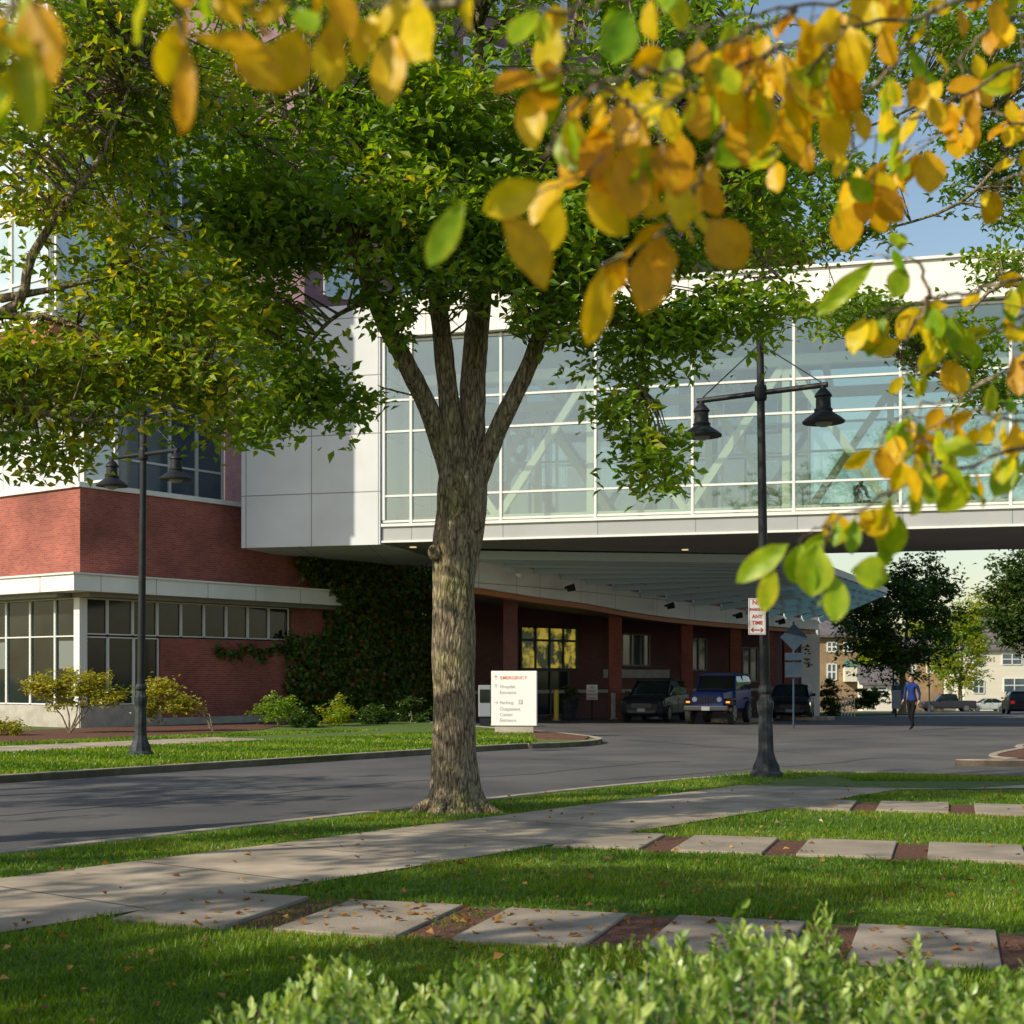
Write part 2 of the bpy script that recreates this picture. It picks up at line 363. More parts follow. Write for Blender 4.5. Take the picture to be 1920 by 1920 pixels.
tag(mb.build('sidewalk',M['walk'],uvrot=math.radians(53)),kind='structure')
mb=MB(); mb.prism([uvp(20.3,SW1+.65),uvp(19.7,SW1),(8.5,20.9),(60,20.6),(60,22.2),(9,22.3)],-.01,.010)
tag(mb.build('sidewalk',M['walk'],uvrot=0),kind='structure')
ca,sa=math.cos(math.radians(17)),math.sin(math.radians(17))
def row(p,q): return (p*ca+q*sa, -p*sa+q*ca)
rows=[(9.5,8.25,-5.25,9,1.17),(14.34,13.06,-3.6,9,1.13),(18.95,17.65,-2.0,9,1.13)]
k=0
for qt,qb,p0,p1,sp in rows:
    mb=MB(); poly=[row(p0-.2,qt-.04),row(p1,qt-.04),row(p1,qb+.05),row(p0+.3,qb+.05)]
    mb.prism(poly,-.01,.006); tag(mb.build('mulch_path',M['mulch']),kind='structure')
    p=p0
    while p<p1-.9:
        cx,cy=row(p+.43,(qt+qb)/2)
        if cx*n53[0]+cy*n53[1]>SW1+.2:
            mb=MB(); j=random.uniform(-.05,.05); j2=random.uniform(-.02,.02); W=.83
            mb.prism([row(p,qt+j),row(p+W,qt+j+j2),row(p+W,qb+j+j2),row(p,qb+j)],-.01,.03+random.uniform(-.006,.006))
            o=mb.build('paver',M['slab'],bevel=.008)
            tag(o,['concrete paver in the curved stepping row nearest the hedge','concrete paver in the middle stepping row across the lawn','concrete paver in the far stepping row near the kerb'][k],'paver',['pavers nearest the hedge','pavers of the middle row','pavers of the far row'][k])
        p+=sp
    k+=1
KF=-20.8
nose=[uvp(-12,KF),uvp(16,KF),uvp(27,KF),(.5,34.9),(1.6,35.9),(2.3,37.4),(2.3,39),(1.6,41.5),(.3,44.5),(-1.2,48),(-2.8,52),(-3.6,58)]
ns=smoothpath(nose,5)
poly=[(p[0],p[1]) for p in ns]+[(-40,75),(-60,30),(-45,-5)]
mb=MB(); mb.prism(poly,-.16,-.004); tag(mb.build('lawn',M['grass']),kind='structure')
kerb([(p[0],p[1]) for p in ns],.17,-.16,.012)
mb=MB(); mb.prism([uvp(-12,-27.2),uvp(26,-27.2),uvp(26,-29.6),uvp(-12,-29.6)],-.02,.012)
tag(mb.build('sidewalk',M['walk'],uvrot=math.radians(53)),kind='structure')
mb=MB(); mb.prism([uvp(-12,-20.98),uvp(14.5,-20.98),uvp(12,-22.6),uvp(-12,-24.0)],-.02,.004)
tag(mb.build('mulch_bed',M['mulch']),kind='structure')
mb=MB(); mb.prism([uvp(-12,-31.5),uvp(26,-31.5),uvp(31,-33),uvp(38,-38.5),uvp(-12,-38.6)],-.02,.008)
tag(mb.build('mulch_bed',M['mulch']),kind='structure')
mb=MB(); mb.prism([(-.9,40.6),(.8,37.6),(1.9,37.3),(2.1,39),(1.4,41.3),(.3,43.9),(-1.2,43.5)],-.02,.02)
tag(mb.build('mulch_bed',M['mulch']),kind='structure')
rc=smoothpath([(40,62),(15.2,38),(11.4,32.6),(9.9,29.9),(9.9,28.6),(11.2,27.8),(40,27.4)],5)
mb=MB(); mb.prism([(p[0],p[1]) for p in rc],-.16,-.004); tag(mb.build('verge',M['mulch']),kind='structure')
kerb([(p[0],p[1]) for p in rc],.17,-.16,.012)
mb=MB(); mb.prism([(10.6,28.5),(11.6,31.5),(40,59),(40,54),(14.5,29.9),(40,29.2),(40,28)],-.02,.012); tag(mb.build('sidewalk',M['walk']),kind='structure')
for (p0,p1,Y) in ((1325,1450,56),(1462,1566,59)):
    x0,x1=PX(p0,Y),PX(p1,Y); mb=MB()
    mb.prism([(x0,Y),(x0+.5,Y-.8),(x1-.5,Y-.8),(x1,Y),(x1-.5,Y+.7),(x0+.5,Y+.7)],-.13,.03); tag(mb.build('traffic_island',M['kerb'],bevel=.03),kind='structure')
# ============================================================ GRASS BLADES
def grass():
    rng=np.random.default_rng(5); n=260000
    Y=6.2+ (rng.uniform(0,1,n)**1.35)*18.5; X=rng.uniform(-.385,.385,n)*Y
    v=X*n53[0]+Y*n53[1]; q=X*sa+Y*ca; p=X*ca-Y*sa
    ok=(v>KB+.17)&~((v>SW0-.01+.03*np.sin(Y*5))&(v<SW1+.01+.03*np.sin(Y*7)))
    ok&=~((Y>20.3)&(X>5.5)) & (Y<24.6)
    for qt,qb,p0,p1,sp in rows:
        e=.05*np.sin(p*6+1)+.03*np.sin(p*17)
        ok&=~((q<qt+.02+e)&(q>qb-.02+e)&(p>p0-.1))
    X=X[ok];Y=Y[ok]
    m=3000; pp=rng.uniform(-5.2,-2.6,m); qq=rng.uniform(8.3,9.45,m); g=((pp+5.25)%1.17)>.86; pp=pp[g];qq=qq[g]; g=rng.uniform(0,1,len(pp))<np.clip((-2.6-pp)/2.2,0,1); pp=pp[g];qq=qq[g]
    X=np.concatenate([X,pp*ca+qq*sa]);Y=np.concatenate([Y,-pp*sa+qq*ca]); n=len(X)
    # strip beyond the near sidewalk's right end
    m=14000; X3=rng.uniform(5.3,9.6,m); Y3=rng.uniform(22.35,24.0,m); g=(Y3<24.1-.45*(X3-6.0)); X3=X3[g];Y3=Y3[g]
    m=90000; u=rng.uniform(10,42,m); vv=rng.uniform(-31.3,-20.95,m); bad=((vv<-27.2)&(vv>-29.6)); u=u[~bad];vv=vv[~bad]
    X2=d53[0]*u+n53[0]*vv; Y2=d53[1]*u+n53[1]*vv; ok=(np.abs(X2)<.37*Y2)&(X2<.6)&(Y2<44)&~((vv>-22.4)&(u<13.5)); X2=X2[ok];Y2=Y2[ok]
    h=rng.uniform(.02,.05,n)*(1+.3*np.sin(X*3)*np.cos(Y*2.3)); w=rng.uniform(.003,.006,n)*(1+Y*.06)
    h2=rng.uniform(.03,.07,len(X2)); w2=rng.uniform(.02,.04,len(X2))
    X=np.concatenate([X,X2,X3]);Y=np.concatenate([Y,Y2,Y3]);h=np.concatenate([h,h2,rng.uniform(.02,.05,len(X3))]);w=np.concatenate([w,w2,np.full(len(X3),.012)]); n=len(X)
    a=rng.uniform(0,6.28,n); lx=rng.normal(0,.02,n);ly=rng.normal(0,.02,n)
    z0=np.full(n,-.006)
    v0=np.stack([X-np.cos(a)*w,Y-np.sin(a)*w,z0],1);v1=np.stack([X+np.cos(a)*w,Y+np.sin(a)*w,z0],1);v2=np.stack([X+lx,Y+ly,h],1)
    V=np.stack([v0,v1,v2],1).reshape(-1,3); Fc=np.arange(n*3).reshape(-1,3)
    me=bpy.data.meshes.new('grass'); me.from_pydata(V.tolist(),[],Fc.tolist()); me.materials.append(M['blade'])
    at=me.attributes.new('rnd','FLOAT','FACE'); at.data.foreach_set('value',np.clip(rng.uniform(0,1,n)*.7+.15+.2*np.sin(X*.9+Y*1.7),0,1).astype(np.float32))
    tag(link('grass',me),'short mown lawn grass around the pavers and across the road','grass',kind='stuff')
grass()
def fallen():
    rng=np.random.default_rng(8); n=700
    Y=6.3+rng.uniform(0,1,n)**1.2*15; X=rng.uniform(-.38,.38,n)*Y
    v=X*n53[0]+Y*n53[1]; onw=(v>SW0)&(v<SW1); ok=(v>KB+.1)&~(onw&(rng.uniform(0,1,n)<.6)); X=X[ok];Y=Y[ok]
    m=260; pp=rng.uniform(-5,5,m); qq=rng.uniform(8.3,9.5,m); X=np.concatenate([X,pp*ca+qq*sa]);Y=np.concatenate([Y,-pp*sa+qq*ca])
    Cn=np.stack([X,Y,np.full(len(X),.038)],1)
    tag(leafobj('fallen_leaves',Cn,.058,rng.uniform(0,1,len(X)),M['fall'],seed=4,flat=2.2,aspect=.8,fold=.2),'dry orange leaves scattered on the lawn and sidewalk','fallen leaves',kind='stuff')
fallen()
# ============================================================ MAIN TREE
def P4(px,py,Y,r): 
    x,y,z=P(px,py,Y); return (x,y,z,r)
TY=17.25
def main_tree():
    base=P(855,1519,TY); t=thing('street_tree','large elm with deeply furrowed trunk forking into four limbs, in the kerb grass strip','tree',(base[0],TY,0))
    mb=MB()
    path=smoothpath([(*P(855,1519,TY)[:2],-.05,.44),(*P(855,1519,TY)[:2],.06,.375),(PX(855,TY),TY,.2,.32),(PX(854,TY),TY,.45,.285),P4(852,1400,TY,.265),P4(851,1300,TY,.25),P4(851,1180,TY,.25),P4(853,1080,TY,.262),P4(859,1010,TY,.285),P4(864,950,TY,.29),P4(866,905,TY,.29),P4(868,875,TY,.26)],6)
    barktube(mb,path,n=30,amp=.08)
    for k in range(8):
        a=k*.79+.3; x0,y0=base[0],TY; q=random.uniform(.75,1.15)
        mb.tube([(x0+.12*math.cos(a),y0+.12*math.sin(a),.44),(x0+.27*math.cos(a),y0+.27*math.sin(a),.13),(x0+.43*q*math.cos(a),y0+.43*q*math.sin(a),.015),(x0+.62*q*math.cos(a+.15),y0+.62*q*math.sin(a+.15),-.07)],[.12,.10,.065,.03],n=8)
    trunk=mb.build('trunk',M['bark'],t,smooth=True)
    for (px,py,r) in ((893,985,.07),(815,1035,.08)):
        c=Vector(P(px,py,TY-.21)); kb=MB(); rings=[]
        for rr,dy in ((r*1.15,.12),(r*1.05,.0),(r*.75,-.035),(r*.5,-.02),(r*.2,.02)):
            rings.append([(c.x+rr*math.cos(a*.524),c.y+dy,c.z+rr*1.1*math.sin(a*.524)) for a in range(12)])
        kb.loft(rings); kb.build('knot',M['bark'],trunk,smooth=True)
    limbs=[
     [(862,945,TY,.17),(836,855,TY,.145),(803,765,TY-.15,.122),(758,675,TY-.3,.11),(700,560,TY-.5,.095),(655,430,TY-.8,.075),(560,260,TY-1.1,.055),(470,90,TY-1.3,.04),(420,-60,TY-1.4,.02)],
     [(862,940,TY,.17),(850,830,TY-.05,.135),(836,700,TY-.1,.12),(824,590,TY-.2,.11),(806,430,TY-.3,.09),(770,220,TY-.2,.065),(720,-20,TY,.045),(690,-200,TY,.02)],
     [(872,945,TY+.05,.20),(884,830,TY+.1,.165),(888,700,TY+.12,.155),(898,580,TY+.15,.14),(914,420,TY+.1,.115),(905,200,TY,.09),(890,-20,TY,.06),(880,-250,TY,.03)],
     [(898,560,TY+.15,.10),(925,470,TY+.4,.09),(975,360,TY+.6,.075),(1030,200,TY+.8,.055),(1080,40,TY+1,.04),(1120,-150,TY+1,.02)],
     [(874,940,TY,.17),(910,860,TY-.02,.13),(943,785,TY-.1,.112),(990,690,TY-.15,.102),(1028,590,TY-.2,.092),(1110,440,TY-.3,.075),(1200,300,TY-.4,.055),(1310,130,TY-.5,.04),(1400,-20,TY-.5,.02)],
     [(655,430,TY-.8,.05),(500,400,TY-1,.04),(360,390,TY-1.2,.03),(230,420,TY-1.3,.02)],
     [(1110,440,TY-.3,.04),(1180,520,TY-.5,.028),(1205,640,TY-.6,.02),(1200,780,TY-.65,.012),(1240,900,TY-.65,.006)],
     [(1200,300,TY-.4,.045),(1330,380,TY-.5,.033),(1440,500,TY-.5,.022),(1540,590,TY-.5,.01)],
     [(700,560,TY-.5,.035),(620,600,TY-.7,.025),(560,680,TY-.8,.015),(520,790,TY-.9,.006)],
     [(806,430,TY-.3,.055),(700,300,TY-1,.045),(580,180,TY-1.5,.03),(450,250,TY-2,.02)],
     [(914,420,TY+.1,.055),(1000,320,TY-.8,.045),(1100,220,TY-1.5,.03),(1220,150,TY-2,.02)]]
    allp=[]; mb=MB()
    for l in limbs:
        pts=smoothpath([P4(*q) for q in l],5)
        n=14 if l[0][3]>.12 else 7
        mb.tube([p[:3] for p in pts],[p[3] for p in pts],n=n,jit=.05)
        allp+=[p for p in pts if p[2]>4.9]
    rng=np.random.default_rng(3)
    def lobe(px,py,Y,rx,ry,rz,n): x,y,z=P(px,py,Y); return (x,y,z,rx,ry,rz,n)
    lobes=[lobe(560,230,16.4,2.6,2.0,1.7,240),lobe(900,120,16.8,2.9,2.2,1.9,240),lobe(330,340,16.6,1.7,1.8,1.2,115),lobe(1180,250,16.9,2.0,2.0,1.6,175),
     lobe(700,440,16.0,1.7,1.4,.75,150),lobe(960,460,16.2,1.5,1.3,.65,125),lobe(430,520,16.4,1.4,1.3,.65,88),lobe(1130,500,16.6,1.1,1.0,.5,78),
     lobe(1180,640,16.7,.6,.7,.5,36),lobe(1225,860,16.6,.36,.4,.38,20),lobe(1165,760,16.6,.28,.3,.5,13),lobe(1290,630,16.6,.5,.5,.3,16),
     lobe(540,690,16.4,.6,.6,.7,36),lobe(630,760,16.6,.45,.4,.4,18),lobe(480,790,16.5,.35,.4,.35,13),lobe(1400,580,16.7,.9,.8,.3,38),lobe(1380,330,16.8,1.0,1.2,.8,66),
     lobe(640,-220,17,3.8,3.0,1.9,60),lobe(1100,-160,17.6,3.2,2.8,1.7,55),lobe(700,150,19,3.5,1.6,2.2,30),lobe(860,560,15.9,1.1,.6,.22,22),lobe(780,600,16.2,.5,.5,.2,9),lobe(1000,590,16.2,.5,.5,.25,14)]
    cc,dr,L,rn=clusters(lobes,rng,per=30,ext=.40,thr=.02,nf=1.1)
    keep=~((L[:,2]<PZ(600,17))&(np.abs(L[:,0]-PX(870,17))<.55))
    twigs(mb,cc,dr,allp,rng,ext=.38,frac=.75)
    mb.build('limbs',M['bark'],t,smooth=True)
    leafobj('crown',L[keep],.138,rn[keep],M['leaf'],t,seed=9,flat=.8)
    return t
mt=main_tree()
def generic_tree(name,label,base,limbs,lobes,leafm,seed,trunk_r=.25,trunk_h=4,per=28,ext=.42,size=.12,group=None,frac=.6,thr=-.12,cat='tree',nf=.95,maxd=2.6):
    t=thing(name,label,cat,base,group); mb=MB(); bx,by,bz=base
    path=[(bx,by,bz-.1,trunk_r*1.5),(bx,by,bz+.25,trunk_r*1.1),(bx+.03,by,bz+trunk_h*.5,trunk_r),(bx,by,bz+trunk_h,trunk_r*.85)]
    barktube(mb,smoothpath(path,5),n=14,amp=.07); mb.build('trunk',M['bark'],t,smooth=True)
    allp=[]; mb=MB()
    for l in limbs:
        pts=smoothpath(l,4); mb.tube([p[:3] for p in pts],[p[3] for p in pts],n=7); allp+=pts
    rng=np.random.default_rng(seed)
    cc,dr,L,rn=clusters(lobes,rng,per=per,ext=ext,thr=thr,nf=nf)
    twigs(mb,cc,dr,allp,rng,ext=ext,frac=frac,maxd=maxd); mb.build('limbs',M['bark'],t,smooth=True)
    leafobj('crown',L,size,rn,leafm,t,seed=seed,flat=.8)
    return t
def lo(px,py,Y,rx,ry,rz,n): x,y,z=P(px,py,Y); return (x,y,z,rx,ry,rz,n)
lb=(-7.8,13.8,0)
ltr=generic_tree('street_tree','yellowing elm reaching in from the left edge over the brick building',lb,
 [[(-7.8,13.8,3.8,.2),(-6.6,13.7,5,.15),P4(0,590,13.6,.06),P4(60,480,13.5,.045),P4(130,370,13.4,.035),P4(190,290,13.3,.02),P4(260,120,13.3,.01)],
  [(-7.8,13.8,3.8,.2),(-7.5,13.7,7,.14),(-7,13.5,10,.06)],
  [P4(0,590,13.6,.045),P4(110,600,13.6,.03),P4(250,660,13.7,.018),P4(420,720,13.8,.008)],
  [P4(0,560,13.6,.045),P4(110,540,13.6,.025),P4(200,520,13.7,.01)],
  [(-7.8,13.8,3.9,.15),(-6,13.4,4.4,.08),P4(20,760,13,.035),P4(160,790,12.9,.018)],
  [(-7.8,13.8,3.9,.18),(-9,13,7,.1),(-10,12,9,.05)]],
 [lo(100,250,13.5,1.1,1.4,.9,85),lo(60,60,13.5,1.5,1.6,1.1,95),lo(210,480,13.8,.9,.9,.45,38),lo(50,720,13.2,.85,1,.33,56),lo(230,690,13.7,.8,.8,.26,42),lo(380,720,13.8,.6,.5,.25,28),lo(60,840,13.2,.42,.5,.2,20),lo(180,780,13.4,.55,.5,.16,18),lo(400,790,13.8,.22,.3,.2,7),lo(300,570,13.8,.9,.7,.3,38),lo(360,640,13.8,.6,.5,.25,22),lo(20,650,13.4,.5,.5,.25,14),lo(-250,300,13.6,1.6,2,2.0,45),lo(300,130,14,1.0,1.2,.8,60),lo(-150,760,13.6,.9,1.2,.6,25)],
 M['leafy'],21,trunk_r=.3,trunk_h=3.9,size=.115,ext=.42,thr=-.02)
rb=(13.5,25.5,-.0)
rtr=generic_tree('street_tree','sparse green tree leaning in from the right edge against the blue sky',rb,
 [[(13.5,25.5,4,.2),(12,25,7,.14),P4(1920,250,24,.06),P4(1760,180,24,.03),P4(1620,120,24,.01)],
  [(13.5,25.5,4,.18),(11.5,25,6,.1),P4(1930,540,23.5,.04),P4(1800,600,23.4,.025),P4(1700,680,23.4,.01)],
  [P4(1920,250,24,.05),P4(1800,380,24,.03),P4(1620,440,24,.015),P4(1520,470,24,.006)],
  [P4(1760,180,24,.03),P4(1620,240,24,.02),P4(1500,260,24,.01)],
  [(13.5,25.5,5,.18),(13,25.5,11,.08)]],
 [lo(1720,100,24,1.9,1.6,1.1,110),lo(1880,330,24,1.0,1.2,1.0,60),lo(1560,380,24,1.1,.9,.8,75),lo(1480,180,24,1.3,1.1,1.3,95),lo(1780,650,23.4,.9,.8,.5,42),lo(1610,590,23.4,.9,.7,.35,40),lo(1850,740,23.4,.5,.5,.25,16),lo(1960,150,24,1.8,1.8,1.6,90),lo(1860,500,24,.5,.5,.3,14),lo(1430,450,24,.9,.8,.6,55),lo(2150,300,25,2.5,2.5,3,90)],
 M['leaf'],33,trunk_r=.28,trunk_h=4.2,size=.145,ext=.42,frac=.8,thr=-.02)
def shade(base,seed,label,h=7.4,r=4.2,n=300,thr=.06,nf=.55):
    x,y,z=base
    return generic_tree('street_tree',label,base,
     [[(x,y,3.6,.22),(x+.8,y+.5,6,.13),(x+1.5,y+1,9,.05)],[(x,y,3.6,.22),(x-1,y+.3,6,.12),(x-2,y,8.5,.05)],[(x,y,3.6,.2),(x+.2,y-1,6,.12),(x,y-2,8.5,.05)],[(x,y,3.6,.2),(x,y+1,6,.12),(x-.3,y+2.4,8,.05)]],
     [(x,y,h,r,r,1.5,n)],M['leaf'],seed,trunk_r=.25,trunk_h=3.7,per=24,size=.21,ext=.42,frac=.2,thr=thr,nf=nf)
shade((-10.4,2.0,0),41,'tall leafy shade tree beside the lawn, nearest on the left',n=330,r=4.2)
shade((-11.8,8.4,0),43,'unseen leafy tree added between the other two shade trees to dapple the sidewalk',n=120,r=3.4,thr=.1)  # added out of view to throw dappled shade on the sidewalk
shade((-16.5,15.0,-.1),42,'tall leafy shade tree across the road on the left',n=150,r=4.6,thr=.12,nf=.7)
# ============================================================ BRICK BUILDING
A0=(-13.8,46.0)
FA=Fr(A0,d53,n53); FL=Fr(A0,(-.799,.602),(-.602,-.799))
bld=thing('brick_building','red brick building with white fascia, low window band and ivy at its right end','building',(A0[0],A0[1],0))
mb=MB()
mb.fb(FA,3.25,9.35,-.3,0,0,2.95); mb.fb(FA,9.35,18,-.3,0,0,4.2)
mb.fb(FA,0,18,-.3,0,4.85,7.7); mb.fb(FL,.3,22,-.3,.002,4.85,7.7)
mb.fb(FA,.4,18,-20,-.45,0,7.6)
mb.build('wall',M['brick'],bld)
mb=MB(); mb.fb(FA,0,3.25,-.3,.03,0,.7); mb.fb(FL,.002,22,-.3,.03,0,.7); mb.fb(FA,3.25,10.6,-.1,.04,-.05,.25)
mb.build('base_wall',M['stone'],bld)
mb=MB(); mb.fb(FA,-.85,11.45,-1,.85,4.33,4.84); mb.fb(FL,.87,22,-1,.85,4.33,4.84); mb.build('fascia',M['fascia'],bld)
mb=MB(); mb.fb(FA,-.92,11.52,-1,.92,4.842,4.9); mb.fb(FL,.94,22,-1,.92,4.842,4.9); mb.build('gutter',M['white'],bld)
mb=MB(); mb.fb(FA,.0,11.3,-.4,.5,4.18,4.328); mb.fb(FL,.52,22,-.4,.5,4.18,4.328); mb.build('soffit_board',M['soffit'],bld)
mb=MB(); mb.fb(FA,-.1,7.25,-.4,.1,7.7,7.86); mb.fb(FL,.12,22,-.4,.1,7.7,7.86); mb.build('coping',M['white'],bld)
def window(fr,s0,s1,z0,z1,w,ns,zt,glass,parent,fw=.07,name='window',framem=None):
    mb=MB(); mb.fb(fr,s0,s1,w-.06,w-.03,z0,z1); g=mb.build(name,glass,parent)
    mb=MB(); n=ns
    xs=[s0+(s1-s0)*i/n for i in range(n+1)]
    for x in xs: mb.fb(fr,x-fw/2,x+fw/2,w-.1,w+.03,z0,z1)
    for z in [z0,z1]+list(zt):
        for a,b in zip(xs[:-1],xs[1:]): mb.fb(fr,a+fw/2+.001,b-fw/2-.001,w-.09,w+.022,z-fw/2,z+fw/2)
    mb.build('frame',framem or M['mull'],g); return g
for i in range(3): window(FA,.14+i*1.04,.14+(i+1)*1.04-.05,.74,2.92,-.12,1,[],M['dglass'],bld,fw=.04)
for i in range(9): window(FA,.14+i*1.02,.14+(i+1)*1.02-.05,3.02,4.16,-.12,1,[],M['dglass'],bld,fw=.04)
for i in range(9): window(FL,.14+i*1.35,.14+(i+1)*1.35-.05,.74,4.16,-.12,1,[2.95],M['dglass'],bld,fw=.04)
for i in (0,3):
    mb=MB(); mb.fb(FL,.24+i*1.35,.14+(i+1)*1.35-.2,-.142,-.135,1.9,2.8); mb.build('window_blind',M['blind'],bld)
mb=MB(); mb.fb(FA,-.02,.1,-.3,.0,.701,4.17); mb.fb(FL,.002,.1,-.28,.0,.705,4.165); mb.build('corner_post',M['mull'],bld)
mb=MB(); mb.fb(FA,.8,7.1,-20,-1.2,7.6,12.2); mb.fb(FA,.7,7.2,-20,.0,12.4,23); mb.build('upper_storey',M['panel'],bld)
for i in range(5): window(FA,.9+i*1.22,.9+(i+1)*1.22-.05,7.95,12.1,-1.12,1,[9.0,11.0],M['bglass'],bld)
for i in range(8): window(FL,-.6+i*1.7,-.6+(i+1)*1.7-.08,8.0,11.6,-.9,1,[9.2],M['bglass'],bld)
mb=MB(); mb.fb(FA,-1.6,7.25,-20,.25,12.2,12.4); mb.build('ledge',M['white'],bld)
BW=1.5
mb=MB(); mb.fb(FA,-2.2,.3,-20,BW+.1,11.75,12.19); mb.build('soffit',M['wood'],bld)
mb=MB(); mb.fb(FA,-2.1,.22,-20,BW,12.42,23); mb.build('bay_wall',M['white'],bld)
for i in range(9):
    for (z0,z1) in ((12.7,15.8),(16.2,19.5),(19.9,22.8)):
        window(Fr(FA(-2.1,BW,0)[:2],(-.799,.602),(-.602,-.799)),.08+i*1.9,.08+(i+1)*1.9-.05,z0,z1,.1,1,[z0+1.0],M['pglass'],bld,fw=.1)
for (z0,z1) in ((12.7,15.8),(16.2,19.5),(19.9,22.8)):
    window(FA,-2.0,.12,z0,z1,BW+.1,2,[z0+1.0],M['pglass'],bld,fw=.1)
for i in range(4):
    for (z0,z1) in ((12.9,15.8),(16.4,19.5),(20,22.8)):
        window(FA,.8+i*1.6,.8+(i+1)*1.6-.1,z0,z1,.1,1,[z0+1],M['bglass'],bld,fw=.08)
def ivy():
    rng=np.random.default_rng(17); n=15000
    s=rng.uniform(8.9,17.9,n); z=rng.uniform(0,6.2,n)
    edge=9.9-1.1*np.sin(z*1.3)+np.where(z>4.2,.6,0)
    keep=(s>edge)|((z>2.5)&(z<3.0+.2*np.sin(s*5))&(s>6.2+rng.uniform(0,1.5,n)))|((s>8.4)&(z<3.2)&(rng.uniform(0,1,n)<.25))
    s=s[keep];z=z[keep]; w=.05+rng.uniform(0,.28,len(s))+.25*np.sin(s*2.1)*np.sin(z*1.7)**2
    w=np.maximum(w,.03)
    w=np.where((s<11.6)&(z>4.1)&(z<5.0),.95,w)
    s2=rng.uniform(5.6,9.6,260); z2=2.85-.06*(9.6-s2)+rng.normal(0,.09,260)-.3*np.abs(np.sin(s2*2.2)); s=np.concatenate([s,s2]); z=np.concatenate([z,z2]); w=np.concatenate([w,np.full(260,.06)])
    L=np.array([FA(a,b,c) for a,b,c in zip(s,w,z)])
    o=thing('climbing_ivy','dark ivy covering the brick wall under the white footbridge end','ivy',FA(13,0,0))
    leafobj('foliage',L,.2,rng.uniform(0,1,len(s)),M['ivy'],o,seed=2,flat=-.3,aspect=.9)
    mb=MB()
    for k in range(9):
        s0=9.6+k*.9; pts=[FA(s0+.3*math.sin(j*.9+k),.04,j*.7) for j in range(9)]; mb.tube(pts,.02,n=4)
    mb.build('stem',M['bark'],o)
ivy()
# ============================================================ FOOTBRIDGE
FB=Fr((15.46,43.5),(-.965,.262),(-.262,-.965))
br=thing('footbridge','white glazed footbridge with cream trusses spanning above the road','footbridge',(15.46,43.5,0))
SR=-26
mb=MB(); mb.fb(FB,SR,20.6,-8.0,-.02,6.17,6.36); mb.build('underside',M['soffit'],br)
mb=MB(); mb.fb(FB,SR,20.6,-7.9,-.12,6.37,6.8); mb.build('deck',M['deck'],br)
mb=MB(); mb.fb(FB,SR,20.6,-.1,.02,6.25,6.72); mb.fb(FB,SR,20.6,-8.08,-7.93,6.25,6.72); mb.build('band',M['band'],br)
mb=MB(); mb.fb(FB,SR,20.6,-.12,.10,6.722,6.82); mb.fb(FB,SR,20.6,-.05,.08,6.18,6.248); mb.build('sill',M['white'],br)
mb=MB(); mb.fb(FB,SR,20.6,-8.3,.3,13.1,14.35); mb.build('roof',M['fascia'],br)
mb=MB(); mb.fb(FB,SR,20.6,-8.4,.4,14.36,14.45); mb.build('roof_edge',M['white'],br)
mb=MB(); mb.fb(FB,SR,20.55,-7.9,-.15,12.9,13.08); mb.build('ceiling',M['ceil'],br)
bays=[20.6,19.55,16.4,13.2,10.03,6.84,3.6,.38,-2.9,-6.1,-9.3,-12.5,-15.7,-18.9,-22.1,-25.3]
zt=[7.76,9.94,11.0]
for a,b in zip(bays[:-1],bays[1:]):
    for wq in (0,-8.0):
        mb=MB(); mb.fb(FB,b+.05,a-.05,wq-.06,wq-.045,6.88,13.05); g=mb.build('window',M['glass'],br)
        mb=MB(); mb.fb(FB,b-.042,b+.042,wq-.12,wq+.05,6.821,13.09)
        for z in zt+[6.9,13.0]: mb.fb(FB,b+.043,a-.043,wq-.1,wq+.03,z-.036,z+.036)
        if wq==0 and a==20.6: mb.fb(FB,a-.12,a,wq-.12,wq+.05,6.94,13.09)
        mb.build('frame',M['mull'],g)
mb=MB(); mb.fb(FB,20.62,25.75,-8.3,.12,6.12,14.3); mb.build('end_box',M['panel'],br)
def beam(mb,a,b,t=.12,th=.125):
    a=Vector(a);b=Vector(b); d=(b-a).normalized(); sd=Vector((-.262,-.965,0)); up=d.cross(sd).normalized()
    c=[]
    for p in (a,b):
        c.append([p+sd*t+up*th,p-sd*t+up*th,p-sd*t-up*th,p+sd*t-up*th])
    mb.loft(c)
for wq,ph in ((-1.6,0),(-7.2,1)):
    mb=MB(); mb.fb(FB,SR,20.5,wq-.14,wq+.14,11.75,12.1); mb.fb(FB,SR,20.5,wq-.14,wq+.14,6.85,7.2)
    s=20.2; k=ph
    while s>SR+4:
        z0,z1=(7.1,11.9) if k%2 else (11.9,7.1)
        beam(mb,FB(s,wq,z0),FB(s-3.25,wq,z1))
        if k%2==0: mb.fb(FB,s-.12,s+.12,wq-.12,wq+.12,7.2,11.75)
        s-=3.25; k+=1
    mb.build('truss',M['cream'],br)
mb=MB(); s=19
while s>SR+2:
    mb.fb(FB,s-.1,s+.1,-7.0,-1.8,11.8,12.05); s-=3.25
mb.build('ceiling_beam',M['cream'],br)
mb=MB()
for s,w in ((16,-5),(11,-5),(20,-1.5),(4,-5)):
    x,y,_=FB(s,w,0); mb.lathe(x,y,[(.12,6.14),(.12,6.168)],n=14)
mb.build('downlight',mat('soffit_downlight',(1,.75,.4),emit=.8),br)
mb=MB(); mb.fb(FB,-24,-23,-6,-2,-.2,6.16); mb.build('pier',M['brick'],br)
bn=thing('bench','low dark bench inside the footbridge behind the glass','bench',FB(4.9,-1.7,6.8))
mb=MB(); mb.fb(FB,3.6,6.2,-2.9,-2.2,7.22,7.32); mb.build('seat',M['plastic'],bn)
